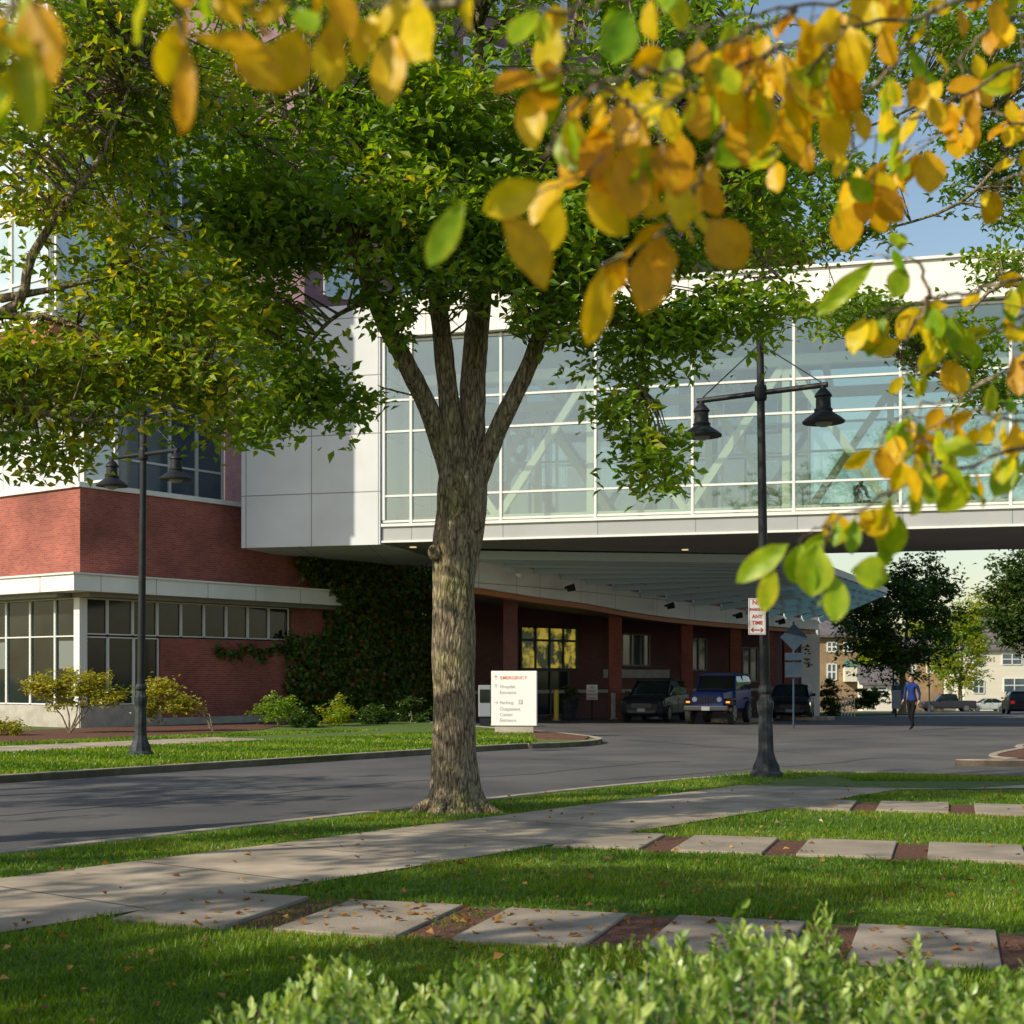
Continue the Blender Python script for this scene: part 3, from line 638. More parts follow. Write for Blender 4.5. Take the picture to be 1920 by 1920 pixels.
for s in (3.8,6.0):
    mb=MB(); mb.fb(FB,s-.05,s+.05,-2.8,-2.3,6.801,7.22); mb.build('leg',M['plastic'],bn)
# ============================================================ TOWER BUILDINGS BEHIND
tw=thing('hospital_tower','tall plum brick block rising behind the trees and the footbridge','building',(0,70,0))
ta=(-9.3,64.5); tb=(11.0,79.1); L_=math.hypot(tb[0]-ta[0],tb[1]-ta[1]); td=((tb[0]-ta[0])/L_,(tb[1]-ta[1])/L_); tn=(td[1],-td[0])
FT=Fr(ta,td,tn)
mb=MB(); mb.fb(FT,0,L_,-22,0,-.5,38); mb.build('wall',M['tower'],tw)
for r in range(8):
    for c in range(6):
        window(FT,1+c*3.8,3.4+c*3.8,7.5+r*3.8,9.7+r*3.8,.06,2,[],M['pglass'],tw,fw=.09)
wg=thing('hospital_wing','lower orange-brown wing with a slanted roofline at the right of the tower','building',(16,84,0))
mb=MB(); x0,x1=PX(1310,84),PX(1515,84)
za,zb_=PZ(330,84),PZ(520,84)
mb.add([(x0,84,0),(x1,84,0),(x1,84,zb_),(x0+2,84,za),(x0,84,za)]+[(x0,100,0),(x1,100,0),(x1,100,zb_),(x0+2,100,za),(x0,100,za)],[(0,1,2,3,4),(9,8,7,6,5),(0,5,6,1),(1,6,7,2),(2,7,8,3),(3,8,9,4),(4,9,5,0)])
mb.build('wall',M['wing'],wg)
mb=MB(); mb.add([(x0+1.9,83.4,za+.2),(x1+.6,83.4,zb_-.2),(x1+.6,100,zb_-.2),(x0+1.9,100,za+.2),(x0+1.9,83.4,za+.7),(x1+.6,83.4,zb_+.3),(x1+.6,100,zb_+.3),(x0+1.9,100,za+.7)],[(0,3,2,1),(4,5,6,7),(0,1,5,4),(1,2,6,5),(2,3,7,6),(3,0,4,7)])
mb.build('roof',M['wood'],wg)
FW=Fr((x0,84),(1,0),(0,-1))
for r in range(4): window(FW,3.2,4.6,8+r*4,10.2+r*4,.06,1,[],M['bglass'],wg)
# ============================================================ ENTRANCE CANOPY
ent=thing('entrance_canopy','curved white entrance canopy with teal glass roof and brick columns over the drop-off','canopy',(5,60,-.12))
cp=[(845,50.8,5.97,1.13),(900,51.6,5.93,1.10),(1000,54,5.68,1.02),(1100,57,5.46,.92),(1200,61,5.2,.86),(1300,65,5.0,.78),(1400,69,4.82,.66),(1470,72,4.70,.56),(1535,75,4.6,.5)]
cps=smoothpath([(PX(p,Y),Y,z,t) for p,Y,z,t in cp],4)
mb=MB(); mb.loft([[(x,y,z),(x,y,z-t),(x-.35,y+.3,z-t),(x-.35,y+.3,z)] for x,y,z,t in cps]); mb.build('fascia',M['fascia'],ent)
mb=MB(); mb.loft([[(x-.12,y+.12,z-t-.002),(x-.12,y+.12,z-t-.2),(x-.4,y+.4,z-t-.2),(x-.4,y+.4,z-t-.002)] for x,y,z,t in cps]); mb.build('beam',M['wood'],ent)
mb=MB(); mb.loft([[(x-.4,y+.4,z-t+.25),(x-.4,y+.4,z-t+.1),(x-1.5,y+11,z-t+.1),(x-1.5,y+11,z-t+.25)] for x,y,z,t in cps]); mb.build('soffit',M['soffit'],ent)
inner=[Vector((x,y,z+.12)) for x,y,z,t in cps]; m_=len(inner)
outer=[Vector((10.5,53.4,6.13))+(Vector((19.6,75.5,6.25))-Vector((10.5,53.4,6.13)))*(i/(m_-1)) for i in range(m_)]
mb=MB(); mb.loft([[a+Vector((0,0,.03)),b+Vector((0,0,.03)),b+Vector((0,0,.05)),a+Vector((0,0,.05))] for a,b in zip(inner,outer)]); mb.build('glass_roof',M['teal'],ent)
steel=mat('blue_grey_steel',(.50,.62,.66),rough=.45)
for i in range(0,m_,2):
    mb=MB(); a,b=inner[i],outer[i]; d=(b-a).normalized(); sd=Vector((-d.y,d.x,0))*.09; up=Vector((0,0,.3))
    mb.loft([[p+sd,p-sd,p-sd-up,p+sd-up] for p in (a,b)]); mb.build('rib',steel,ent)
for k in range(1,7):
    f=k/7; mb=MB(); mb.loft([[p+Vector((.05,0,.02)),p+Vector((-.05,0,.02)),p+Vector((-.05,0,-.12)),p+Vector((.05,0,-.12))] for p in [a+(b-a)*f for a,b in zip(inner,outer)]]); mb.build('purlin',steel,ent)
mb=MB(); mb.loft([[p+Vector((.08,0,.08)),p+Vector((-.08,0,.08)),p+Vector((-.08,0,-.22)),p+Vector((.08,0,-.22))] for p in outer]); mb.build('edge_beam',M['band'],ent)
for (px,Y,zt_) in ((957,55,4.75),(1153,61.5,4.35),(1287,66.5,4.25),(1378,70.5,4.15),(1440,73,4.1),(1478,75,4.1)):
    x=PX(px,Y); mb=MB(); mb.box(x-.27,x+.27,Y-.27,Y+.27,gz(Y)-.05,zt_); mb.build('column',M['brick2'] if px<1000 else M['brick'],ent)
for px,Y,zz in ((1060,55.3,5.05),(1247,62,4.7),(1375,67,4.5),(1455,70.3,4.35)):
    x,y=PX(px,Y),Y; mb=MB(); mb.tube([(x,y,zz),(x+.15,y-.35,zz)],[.05,.05],n=8); mb.tube([(x+.05,y-.38,zz-.06),(x+.35,y-.38,zz+.02)],[.12,.14],n=12); mb.build('floodlight',M['black'],ent)
x,y,zz=P(973,1077,53.0); mb=MB(); mb.lathe(x,y-.2,[(.04,zz-.12),(.12,zz-.04),(.13,zz),(.1,zz+.05)],n=12); mb.build('camera_dome',M['signwhite'],ent)
mb=MB(); x0,x1=PX(1500,76),PX(1534,76); mb.box(x0,x1,75.6,76.4,-.5,4.15); ew=mb.build('end_wall',M['white'],ent)
rg=random.Random(5)
mb=MB()
for cx,cz in ((1512,1214),(1516,1222),(1513,1240),(1519,1246)):
    x,y,z=P(cx,cz,75.5)
    for k in range(7): 
        a=x+rg.uniform(-.15,.15); b=z+rg.uniform(-.14,.14); mb.box(a-.05,a+.05,75.56,75.59,b-.03,b+.03)
mb.build('wall_marks',M['plastic'],ew)  # small dark marks scattered on the end wall
we=thing('entrance_wall','dark brick entrance front with windows in the shade beneath the canopy','building',(6,70,-.12))
FE=Fr((-3.78,60),(.703,.711),(.711,-.703))
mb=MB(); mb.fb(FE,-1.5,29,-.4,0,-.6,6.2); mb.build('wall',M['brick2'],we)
window(FE,5.9,9.6,2.0,3.9,.05,4,[3.3],M['treerefl'],we,fw=.1,framem=M['plastic'])
window(FE,6.6,9.0,-.1,1.95,.05,2,[],M['dglass'],we,fw=.1,name='door',framem=M['plastic'])
window(FE,12.85,14.9,2.2,3.7,.05,3,[],M['bglass'],we,fw=.08,framem=M['soffit'])
window(FE,-.4,1.5,.6,4.4,.05,2,[1.8,3.2],M['treerefl'],we,fw=.1,framem=M['plastic'])
window(FE,17.5,19.5,2.0,3.6,.05,3,[],M['bglass'],we,fw=.08,framem=M['soffit'])
window(FE,22,24,1.4,3.2,.05,3,[],M['bglass'],we,fw=.08,framem=M['soffit'])
mb=MB(); mb.fb(FE,1.6,28,0,.05,.9,1.05); mb.fb(FE,11.5,16.5,0,.04,1.6,2.0); mb.build('stone_course',M['stone'],we)
# ============================================================ TEXT
def text(body,size,org,xd,m,parent,name='lettering',align='LEFT',bold=0,extr=.003,sx=1):
    cu=bpy.data.curves.new('t','FONT'); cu.body=body; cu.size=size; cu.extrude=extr; cu.align_x=align; cu.offset=bold; cu.space_character=sx
    ob=bpy.data.objects.new('t',cu); C.objects.link(ob)
    dg=bpy.context.evaluated_depsgraph_get(); me=bpy.data.meshes.new_from_object(ob.evaluated_get(dg)); bpy.data.objects.remove(ob)
    xd=Vector(xd).normalized(); nn=xd.cross(Vector((0,0,1)))
    mt_=Matrix(((xd.x,0,nn.x,org[0]),(xd.y,0,nn.y,org[1]),(0,1,0,org[2]),(0,0,0,1)))
    off=woff(parent); me.transform(Matrix.Translation(-off)@mt_); me.materials.clear(); me.materials.append(m); me.name=name
    return link(name,me,parent)
SY=41.6; sx0=PX(921,SY); xd=Vector((.992,-.12,0)); nn=xd.cross(Vector((0,0,1)))
sg=thing('direction_sign','white freestanding EMERGENCY direction sign on the planted kerb nose','sign',(sx0+.65,SY,0))
FS=Fr((sx0,SY),(xd.x,xd.y),(nn.x,nn.y))
W_=1.32
mb=MB(); mb.fb(FS,0,W_,-.22,0,.22,PZ(1258,SY)); mb.build('panel',M['signwhite'],sg,bevel=.01)
mb=MB(); mb.fb(FS,.1,W_-.1,-.18,-.04,-.02,.218); mb.build('plinth',M['stone'],sg)
def st(b,s,px,py,m,bold=0,sx=1): 
    o=FS((px-921)/86*W_,.004,PZ(py,SY)); return text(b,s,o,xd,m,sg,bold=bold,sx=sx)
st('EMERGENCY',.128,938,1273.5,M['orange'],.0005,1.08)
for b,px,py in (('Hospital',937,1290),('Entrance',937,1301),('Parking',937,1320),('Outpatient',937,1332),('Center',937,1342.5),('Entrance',937,1353)): st(b,.135,px,py,M['greytext'],0)
mb=MB(); a=(973-921)/86*W_; mb.fb(FS,a,a+.12,.001,.003,PZ(1320.5,SY),PZ(1312,SY)); mb.build('parking_symbol',M['greytext'],sg)
st('P',.12,975,1319.5,M['signwhite'],.003)
def arrow(mb,fr,s,z,dx,dz,L=.12,t=.012,w=(.002,.006)):
    def q(a,b): return (s+a*dx-b*dz, z+a*dz+b*dx)
    def seg(p,r):
        p=Vector(p);r=Vector(r);d=(r-p).normalized();n=Vector((-d.y,d.x))*t/2
        c=[p-n,r-n,r+n,p+n]; mb.hexa([fr(k.x,w[0],k.y) for k in c]+[fr(k.x,w[1],k.y) for k in c])
    seg(q(0,0),q(L,0)); seg(q(L,0),q(L*.6,L*.35)); seg(q(L,0),q(L*.6,-L*.35))
mb=MB(); arrow(mb,FS,(930-921)/86*W_,PZ(1274,SY),0,1); mb.build('arrow',M['orange'],sg)
mb=MB(); arrow(mb,FS,(930-921)/86*W_,PZ(1290,SY),0,1); mb.build('arrow',M['greytext'],sg)
mb=MB(); arrow(mb,FS,(926-921)/86*W_,PZ(1317,SY),1,0); mb.build('arrow',M['greytext'],sg)
# ============================================================ STREET LAMPS
def lamp():
    t=thing('street_lamp','','lamp')
    mb=MB(); mb.lathe(0,0,[(.27,-.02),(.27,.06),(.225,.10),(.21,.18),(.155,.30),(.125,.42),(.11,1.0),(.135,1.12),(.14,1.2),(.10,1.26),(.09,1.33),(.12,1.38),(.12,1.42),(.085,1.48)],n=24,flute=.05); mb.build('base',M['lampbase'],t)
    mb=MB(); mb.tube([(0,0,1.4),(0,0,4),(0,0,7.05)],[.082,.072,.058],n=16); mb.lathe(0,0,[(.065,7.05),(.07,7.1),(.03,7.17)],n=12); mb.build('pole',M['black'],t)
    mb=MB(); mb.tube([(-1.12,0,6.22),(1.12,0,6.22)],[.045,.045],n=10); mb.lathe(0,0,[(.09,6.1),(.10,6.14),(.10,6.3),(.09,6.34)],n=14); mb.build('arm',M['black'],t)
    for s in (-1,1):
        mb=MB(); mb.tube([(0,0,7.02),(s*1.02,0,6.27)],[.011,.011],n=5); mb.build('tie_rod',M['black'],t)
        x=s*1.05
        mb=MB(); mb.lathe(x,0,[(.33,5.62),(.335,5.645),(.27,5.70),(.17,5.77),(.14,5.80),(.15,5.83),(.12,5.86),(.115,6.02),(.14,6.04),(.13,6.07),(.08,6.13),(.045,6.17),(.04,6.25)],n=24)
        sh=mb.build('lamp_shade',M['black'],t)
        mb=MB(); mb.lathe(x,0,[(.06,5.56),(.12,5.59),(.14,5.618)],n=16); mb.build('lamp_glass',M['lampglass'],sh)
    return t
lp=lamp(); lp.location=(PX(1437,23.3),23.3,-.0); lp.rotation_euler=(0,math.radians(-.9),math.radians(-32))
lp['label']='black twin-arm street lamp carrying the no parking sign, right of the big tree'; lp['group']='twin-arm street lamps'
l2=copy_tree(lp); l2.location=(PX(263,29.8),29.8,0); l2.rotation_euler=(0,math.radians(1),math.radians(-38)); l2['label']='black twin-arm street lamp on the grass before the red brick building'
l3=copy_tree(lp); l3.location=(PX(1676,100),100,gz(100)); l3['label']='distant black street lamp under the round dark tree'; l3.scale=(.8,.8,.8)
l4=copy_tree(lp); l4.location=(PX(1743,130),130,gz(130)); l4['label']='most distant black street lamp, in front of the pickup truck'; l4.scale=(.8,.8,.8)
ps=thing('parking_sign','white NO PARKING ANY TIME sign with red letters strapped to the lamp pole','sign',(PX(1420,23.1),23.1,1.8))
pz0,pz1=PZ(1190,23.1),PZ(1122,23.1); px0=PX(1403,23.1); pxd=Vector((.985,.17,0)); pn=pxd.cross(Vector((0,0,1)))
FP=Fr((px0,23.08),(pxd.x,pxd.y),(pn.x,pn.y)); pw=.29
mb=MB(); mb.fb(FP,0,pw,-.004,0,pz0,pz1); mb.build('panel',M['signwhite'],ps,bevel=.001)
mb=MB()
for (a,b,c,d) in ((.012,pw-.012,pz0+.012,pz0+.018),(.012,pw-.012,pz1-.018,pz1-.012),(.012,.018,pz0+.02,pz1-.02),(pw-.018,pw-.012,pz0+.02,pz1-.02)): mb.fb(FP,a,b,.001,.002,c,d)
arrow(mb,FP,pw/2,pz0+.075,1,0,L=.1,t=.018,w=(.001,.002)); arrow(mb,FP,pw/2,pz0+.075,-1,0,L=.1,t=.018,w=(.001,.002)); mb.build('border',M['red'],ps)
for b,s,z in (('NO',.105,.485),('PARKING',.06,.385),('ANY',.085,.265),('TIME',.085,.165)):
    text(b,s,FP(pw/2,.003,pz0+z),pxd,M['red'],ps,align='CENTER',bold=.0015,extr=.001)
ws=thing('road_sign','diamond road sign seen from behind with two square plates below on one post','sign',(PX(1488,49),49,-.12))
x=PX(1488,49); mb=MB(); mb.tube([(x,49,-.15),(x,49,PZ(1165,49))],.035,n=8); mb.build('post',M['signback'],ws)
zc=PZ(1195,49); r=.47; mb=MB(); mb.add([(x-r,48.95,zc),(x,48.95,zc-r),(x+r,48.95,zc),(x,48.95,zc+r),(x-r,48.93,zc),(x,48.93,zc-r),(x+r,48.93,zc),(x,48.93,zc+r)],[(0,1,2,3),(7,6,5,4),(0,4,5,1),(1,5,6,2),(2,6,7,3),(3,7,4,0)]); mb.build('diamond_plate',M['signback'],ws)
for a,b in ((1224,1238),(1242,1270)):
    mb=MB(); mb.box(x-.3,x+.3,48.93,48.95,PZ(b,49),PZ(a,49)); mb.build('square_plate',M['signback'],ws)
vs=thing('valet_sign','small white notice on a post by the brick columns of the drop-off','sign',(PX(1110,60),60,-.12))
x=PX(1110,60); mb=MB(); mb.tube([(x,60,-.13),(x,60,PZ(1300,60))],.03,n=8); mb.build('post',M['black'],vs)
mb=MB(); mb.box(x-.23,x+.23,59.93,59.96,PZ(1312,60),PZ(1284,60)); mb.build('panel',M['signwhite'],vs)
for b,z in (('NO',1291),('VALET',1297.5),('PARKING',1304),('TODAY',1310.5)): text(b,.12,(x,59.92,PZ(z,60)),(1,0,0),M['red'],vs,align='CENTER',bold=.001)
def bollard(px,Y,h,m,label):
    t=thing('bollard',label,'bollard',(PX(px,Y),Y,gz(Y))); mb=MB(); x=PX(px,Y); z=gz(Y)
    mb.lathe(x,Y,[(.1,z),(.1,z+h-.06),(.08,z+h-.02),(.03,z+h)],n=14); mb.build('post',m,t); mb=MB(); mb.lathe(x,Y,[(.16,z-.01),(.16,z+.04),(.11,z+.05)],n=14); mb.build('foot',M['stone'],t)
bollard(1043,58,1.25,M['yellow'],'yellow bollard at the drop-off beside the dark planter')
bollard(1150,60,1.1,M['stone'],'pale bollard in front of the second brick column')
bollard(1228,63,1.0,M['stone'],'pale bollard behind the teal hatchback')
pl=thing('planter','large dark round planter with a small plant by the yellow bollard','planter',(PX(1068,59),59,-.12))
mb=MB(); x=PX(1068,59); mb.lathe(x,59,[(.24,-.12),(.3,-.1),(.34,.3),(.42,.7),(.44,.78),(.38,.78),(.36,.6)],n=20); mb.build('pot',M['lampbase'],pl)
rg_=np.random.default_rng(4); cc,dr,L,rn=clusters([(x,59,1.0,.35,.35,.25,14)],rg_,per=30,ext=.2); leafobj('foliage',L,.12,rn,M['dark'],pl,seed=4)
bx=thing('newspaper_box','grey newspaper box standing behind the tree trunk, left of the sign','box',(PX(909,50),50,-.12)); x=PX(909,50)
mb=MB(); mb.box(x-.22,x+.22,49.8,50.2,.25,1.35); mb.build('cabinet',M['boxgrey'],bx,bevel=.03)
mb=MB(); mb.box(x-.17,x+.17,49.78,49.8,.75,1.2); mb.build('display_window',M['dglass'],bx)
mb=MB(); mb.box(x-.18,x+.18,49.85,50.15,-.13,.25); mb.build('pedestal',M['black'],bx)
# ============================================================ CARS
def ring(x,wb,wt,zb,zt):
    zm=zb+(zt-zb)*.55; h=[(wb*.9,zb),(wb,zb+.1*(zt-zb)+.03),(wb*1.0,zm),(wt,zt-.05),(wt-.07,zt),(wt*.4,zt+.015)]
    return [(x,-a,b) for a,b in h]+[(x,a,b) for a,b in h[::-1]]
def wheel(t,x,y,r=.34,w=.22):
    mb=MB(); s=1 if y>0 else -1
    prof=[(r*.6,-w/2),(r*.93,-w/2),(r,-w*.35),(r,w*.35),(r*.93,w/2),(r*.6,w/2)]
    rings=[[(x+a*math.cos(k*math.pi/12),y+b,r+a*math.sin(k*math.pi/12)) for k in range(24)] for a,b in prof]; mb.loft(rings)
    o=mb.build('wheel',M['tyre'],t)
    mb=MB(); yy=y+s*(w/2+.005)
    for k in range(5):
        a=k*2*math.pi/5; c=Vector((math.cos(a),math.sin(a))); n=Vector((-c.y,c.x))*.045*r/.34
        q=[c*.05-n,c*r*.6-n*.8,c*r*.6+n*.8,c*.05+n]
        mb.hexa([(x+p.x,yy-s*.03,r+p.y) for p in q]+[(x+p.x,yy,r+p.y) for p in q])
    rings=[[(x+a*math.cos(k*math.pi/10),yy+b*s,r+a*math.sin(k*math.pi/10)) for k in range(20)] for a,b in ((r*.66,-.05),(r*.66,0),(r*.58,.0),(r*.58,-.05))]; mb.loft(rings,caps=False)
    mb.build('rim',M['rim'],o)
def paint(name,c): return mat(name,c,rough=.38,spec=.2)
def car(kind,pm,label,headm=None,extra=None,group=None):
    t=thing({'pickup':'pickup_truck','jeep':'off_road_car'}.get(kind,'parked_car'),label,'truck' if kind=='pickup' else 'car',group=group)
    headm=headm or M['head']
    if kind=='suv':
        body=[(2.3,.60,.62,.38,.70),(2.22,.84,.80,.26,.86),(1.9,.89,.85,.22,.97),(1.0,.9,.86,.22,1.05),(0,.9,.88,.22,1.08),(-1.8,.9,.87,.22,1.1),(-2.2,.87,.82,.26,1.1),(-2.3,.78,.74,.36,1.0)]
        gh=[(1.12,.80,.76,.98,1.05),(.35,.83,.66,1.0,1.60),(-.6,.84,.67,1.0,1.66),(-1.75,.83,.65,1.0,1.60),(-2.22,.78,.70,1.0,1.12)]
        rf=[(.38,.68,.62,1.575,1.63),(-.6,.69,.62,1.62,1.69),(-1.85,.68,.62,1.56,1.63)]; wx=(1.42,-1.35); wr=.35; wy=.8
    elif kind=='sedan':
        body=[(2.3,.60,.62,.35,.62),(2.2,.82,.78,.24,.78),(1.8,.87,.83,.2,.88),(.9,.88,.84,.2,.95),(-1.6,.88,.84,.2,1.0),(-2.15,.84,.78,.26,.98),(-2.3,.72,.7,.36,.85)]
        gh=[(1.05,.78,.74,.88,.95),(.2,.8,.6,.9,1.42),(-.9,.8,.6,.9,1.42),(-1.85,.76,.68,.9,1.02)]
        rf=[(.22,.62,.56,1.395,1.44),(-.4,.63,.56,1.41,1.47),(-.95,.62,.56,1.39,1.44)]; wx=(1.4,-1.35); wr=.32; wy=.78
    elif kind=='jeep':
        body=[(1.98,.60,.58,.58,1.1),(1.94,.62,.60,.55,1.2),(.75,.70,.69,.5,1.27),(.72,.78,.77,.45,1.28),(-1.85,.78,.77,.45,1.28),(-1.9,.76,.74,.5,1.25)]
        gh=[(.62,.75,.73,1.2,1.29),(.38,.75,.67,1.22,1.82),(-1.6,.75,.67,1.22,1.86),(-1.88,.75,.68,1.22,1.8)]
        rf=[(.42,.69,.64,1.80,1.87),(-1.0,.70,.64,1.83,1.91),(-1.92,.69,.64,1.80,1.87)]; wx=(1.35,-1.15); wr=.42; wy=.78
    else:
        body=[(2.75,.7,.7,.45,.85),(2.68,.9,.86,.36,1.02),(1.3,.93,.9,.34,1.12),(-.9,.93,.9,.34,1.16),(-.95,.93,.9,.34,1.16),(-2.7,.93,.9,.34,1.14),(-2.78,.88,.86,.4,1.1)]
        gh=[(1.35,.84,.8,1.05,1.12),(.7,.85,.7,1.08,1.78),(-.75,.85,.7,1.08,1.80),(-.98,.84,.72,1.08,1.2)]
        rf=[(.72,.72,.66,1.765,1.82),(-.2,.72,.66,1.78,1.85),(-.85,.72,.66,1.77,1.82)]; wx=(1.85,-1.75); wr=.4; wy=.84
    mb=MB(); mb.loft([ring(*b) for b in body]); bo=mb.build('body',pm,t,bevel=.02)
    mb=MB(); mb.loft([ring(*b) for b in gh]); mb.build('windows',M['dglass'],t)
    mb=MB(); mb.loft([ring(*b) for b in rf])
    for s in (-1,1):
        for i,j in ((0,1),(2,-1)):
            a=gh[0] if i==0 else gh[-1]; b=gh[1] if i==0 else gh[-2]
            mb.tube([(a[0],s*a[2],a[4]),(b[0],s*(b[2]+.01),b[4]-.02)],[.035,.035],n=6)
        xm=(gh[1][0]+gh[-2][0])/2
        mb.tube([(xm,s*gh[1][1]*1.01,gh[1][3]+.05),(xm,s*(gh[1][2]+.012),gh[1][4]-.03)],[.035,.03],n=6)
    mb.build('roof',pm,t)
    for x in wx:
        for s in (-1,1):
            wheel(t,x,s*wy,wr)
            mb=MB(); rr=wr+.07; wyo=body[2][1]
            rings=[[(x+a*math.cos(k*math.pi/12),s*b,wr+a*math.sin(k*math.pi/12)) for k in range(13)] for a,b in ((rr,wyo-.1),(rr,wyo+.012),(rr+.04,wyo+.012),(rr+.04,wyo-.1))]
            mb.loft(rings,caps=False); mb.build('wheel_arch',M['plastic'],t)
    xf=body[0][0]
    if kind=='jeep':
        mb=MB(); 
        for k in range(7): mb.box(xf-.02,xf+.012,-.3+k*.1-.028,-.3+k*.1+.028,.72,1.06)
        mb.build('grille',M['plastic'],t)
        for s in (-1,1):
            mb=MB(); mb.tube([(xf-.02,s*.46,.93),(xf+.03,s*.46,.93)],[.1,.09],n=16); mb.build('headlight',headm,t)
            mb=MB(); mb.box(1.0,1.8,s*.62,s*.9,.9,.97); mb.box(-1.5,-.7,s*.7,s*.92,.92,.98); mb.box(1.72,1.84,s*.62,s*.9,.72,.9); mb.build('fender',M['plastic'],t,bevel=.02)
            mb=MB(); mb.box(1.845,1.87,s*.68,s*.82,.80,.86); mb.build('indicator',M['amber'],t)
        mb=MB(); mb.box(xf+.02,xf+.22,-.82,.82,.52,.70); mb.box(xf-.1,xf+.03,-.4,.4,.5,.66); mb.build('bumper',M['plastic'],t,bevel=.03)
        mb=MB(); mb.box(xf+.221,xf+.23,-.15,.15,.53,.67); mb.build('number_plate',M['boxgrey'],t)
    else:
        h0=body[1][4]
        for s in (-1,1):
            mb=MB(); w=body[1][1]; mb.hexa([(xf-.13,s*w*.99,h0-.2),(xf-.005,s*w*.72,h0-.22),(xf-.012,s*w*.5,h0-.2),(xf-.2,s*w*.5,h0-.2),(xf-.2,s*w*1.005,h0-.05),(xf-.05,s*w*.72,h0-.09),(xf-.04,s*w*.5,h0-.1),(xf-.22,s*w*.5,h0-.06)]); mb.build('headlight',headm,t)
            xr=body[-1][0]; wr_=body[-2][1]; mb=MB(); mb.box(xr-.01,xr+.2,s*wr_*.72-.13,s*wr_*.72+.13+.0,h0-.1,h0+.12); mb.build('tail_light',M['tail'],t)
            mb=MB(); mb.box(gh[0][0]-.35,gh[0][0]-.2,s*(gh[1][1]+.04),s*(gh[1][1]+.2),gh[0][4]+.02,gh[0][4]+.14); mb.build('mirror',pm,t,bevel=.02)
        mb=MB(); mb.box(xf-.03,xf+.012,-.4,.4,h0-.3,h0-.12); mb.box(xf-.05,xf+.01,-.55,.55,body[0][3]-.02,body[0][3]+.1); mb.build('grille',M['plastic'],t,bevel=.01)
        mb=MB(); mb.box(xf+.013,xf+.02,-.15,.15,h0-.44,h0-.32); mb.build('number_plate',M['boxgrey'],t)
        for s in (-1,1):
            mb=MB(); w=body[3][1]
            for xx in (.95,-.05,-1.0): mb.box(xx-.008,xx+.008,s*(w+.001) if s>0 else -(w+.006),s*(w+.006) if s>0 else -(w+.001),.35,.98)
            mb.box(-.35,-.2,min(s*w,s*(w+.03)),max(s*w,s*(w+.03)),.86,.89); mb.build('door_trim',M['plastic'],t)
    return t
def place(o,px,Y,deg): o.location=(PX(px,Y),Y,gz(Y)+.002); o.rotation_euler=(0,0,math.radians(deg))
c1=car('suv',paint('dark_teal_paint',(.006,.012,.018)),'dark teal hatchback facing the camera at the drop-off, left of the blue boxy car'); place(c1,1230,57.5,-110)
c2=car('jeep',paint('royal_blue_paint',(.007,.026,.15)),'bright blue boxy off-road car with slotted grille at the drop-off'); place(c2,1350,54.5,-112)
c3=car('sedan',paint('black_paint',(.010,.012,.015)),'black sedan with headlights on, behind the lamp pole under the canopy',headm=M['lit']); place(c3,1484,60,-103)
c4=car('pickup',paint('charcoal_paint',(.03,.03,.04)),'dark pickup truck seen from the side on the far cross street'); place(c4,1776,150,176)
c5=car('sedan',paint('silver_paint',(.45,.46,.48)),'silver sedan parked in front of the white house'); place(c5,1850,162,184)
c6=car('suv',paint('dark_grey_paint',(.02,.022,.03)),'dark car driving away at the right edge of the picture'); place(c6,1908,104,78)
# ============================================================ PEOPLE
def person(label,joints,edges,loc,rz,shirt,name='person',split=.96,scale=1,seated=False):
    t=thing(name,label,'person',loc)
    names=list(joints); me=bpy.data.meshes.new('sk'); me.from_pydata([joints[k][:3] for k in names],[(names.index(a),names.index(b)) for a,b in edges],[])
    ob=bpy.data.objects.new('sk',me); C.objects.link(ob)
    sk=ob.modifiers.new('s','SKIN'); sk.use_smooth_shade=True; sv=me.skin_vertices[0].data
    for i,k in enumerate(names): r=joints[k][3]; sv[i].radius=r if isinstance(r,tuple) else (r,r)
    sv[names.index('pelvis')].use_root=True
    su=ob.modifiers.new('u','SUBSURF'); su.levels=2; su.render_levels=2
    dg=bpy.context.evaluated_depsgraph_get(); dg.update(); m2=bpy.data.meshes.new_from_object(ob.evaluated_get(dg)); bpy.data.objects.remove(ob)
    m2.materials.clear()
    for m in (M['skin'],shirt,M['trouser'],M['hair'],M['plastic']): m2.materials.append(m)
    hx,hy,hz=joints['head'][:3]; nz=joints['neck'][2]
    for p in m2.polygons:
        c=p.center
        if c.z>nz+.02: p.material_index=3 if (c.z>hz+.05 or c.x<hx-.02) else 0
        elif min((Vector(c)-Vector(joints[h][:3])).length for h in ('handl','handr'))<.1: p.material_index=0
        elif c.z<.075 and not seated: p.material_index=4
        elif c.z<split and abs(c.y)<.2 : p.material_index=2
        else: p.material_index=1
    o=link('body',m2,t); t.rotation_euler=(0,0,rz); t.scale=(scale,)*3
    return t
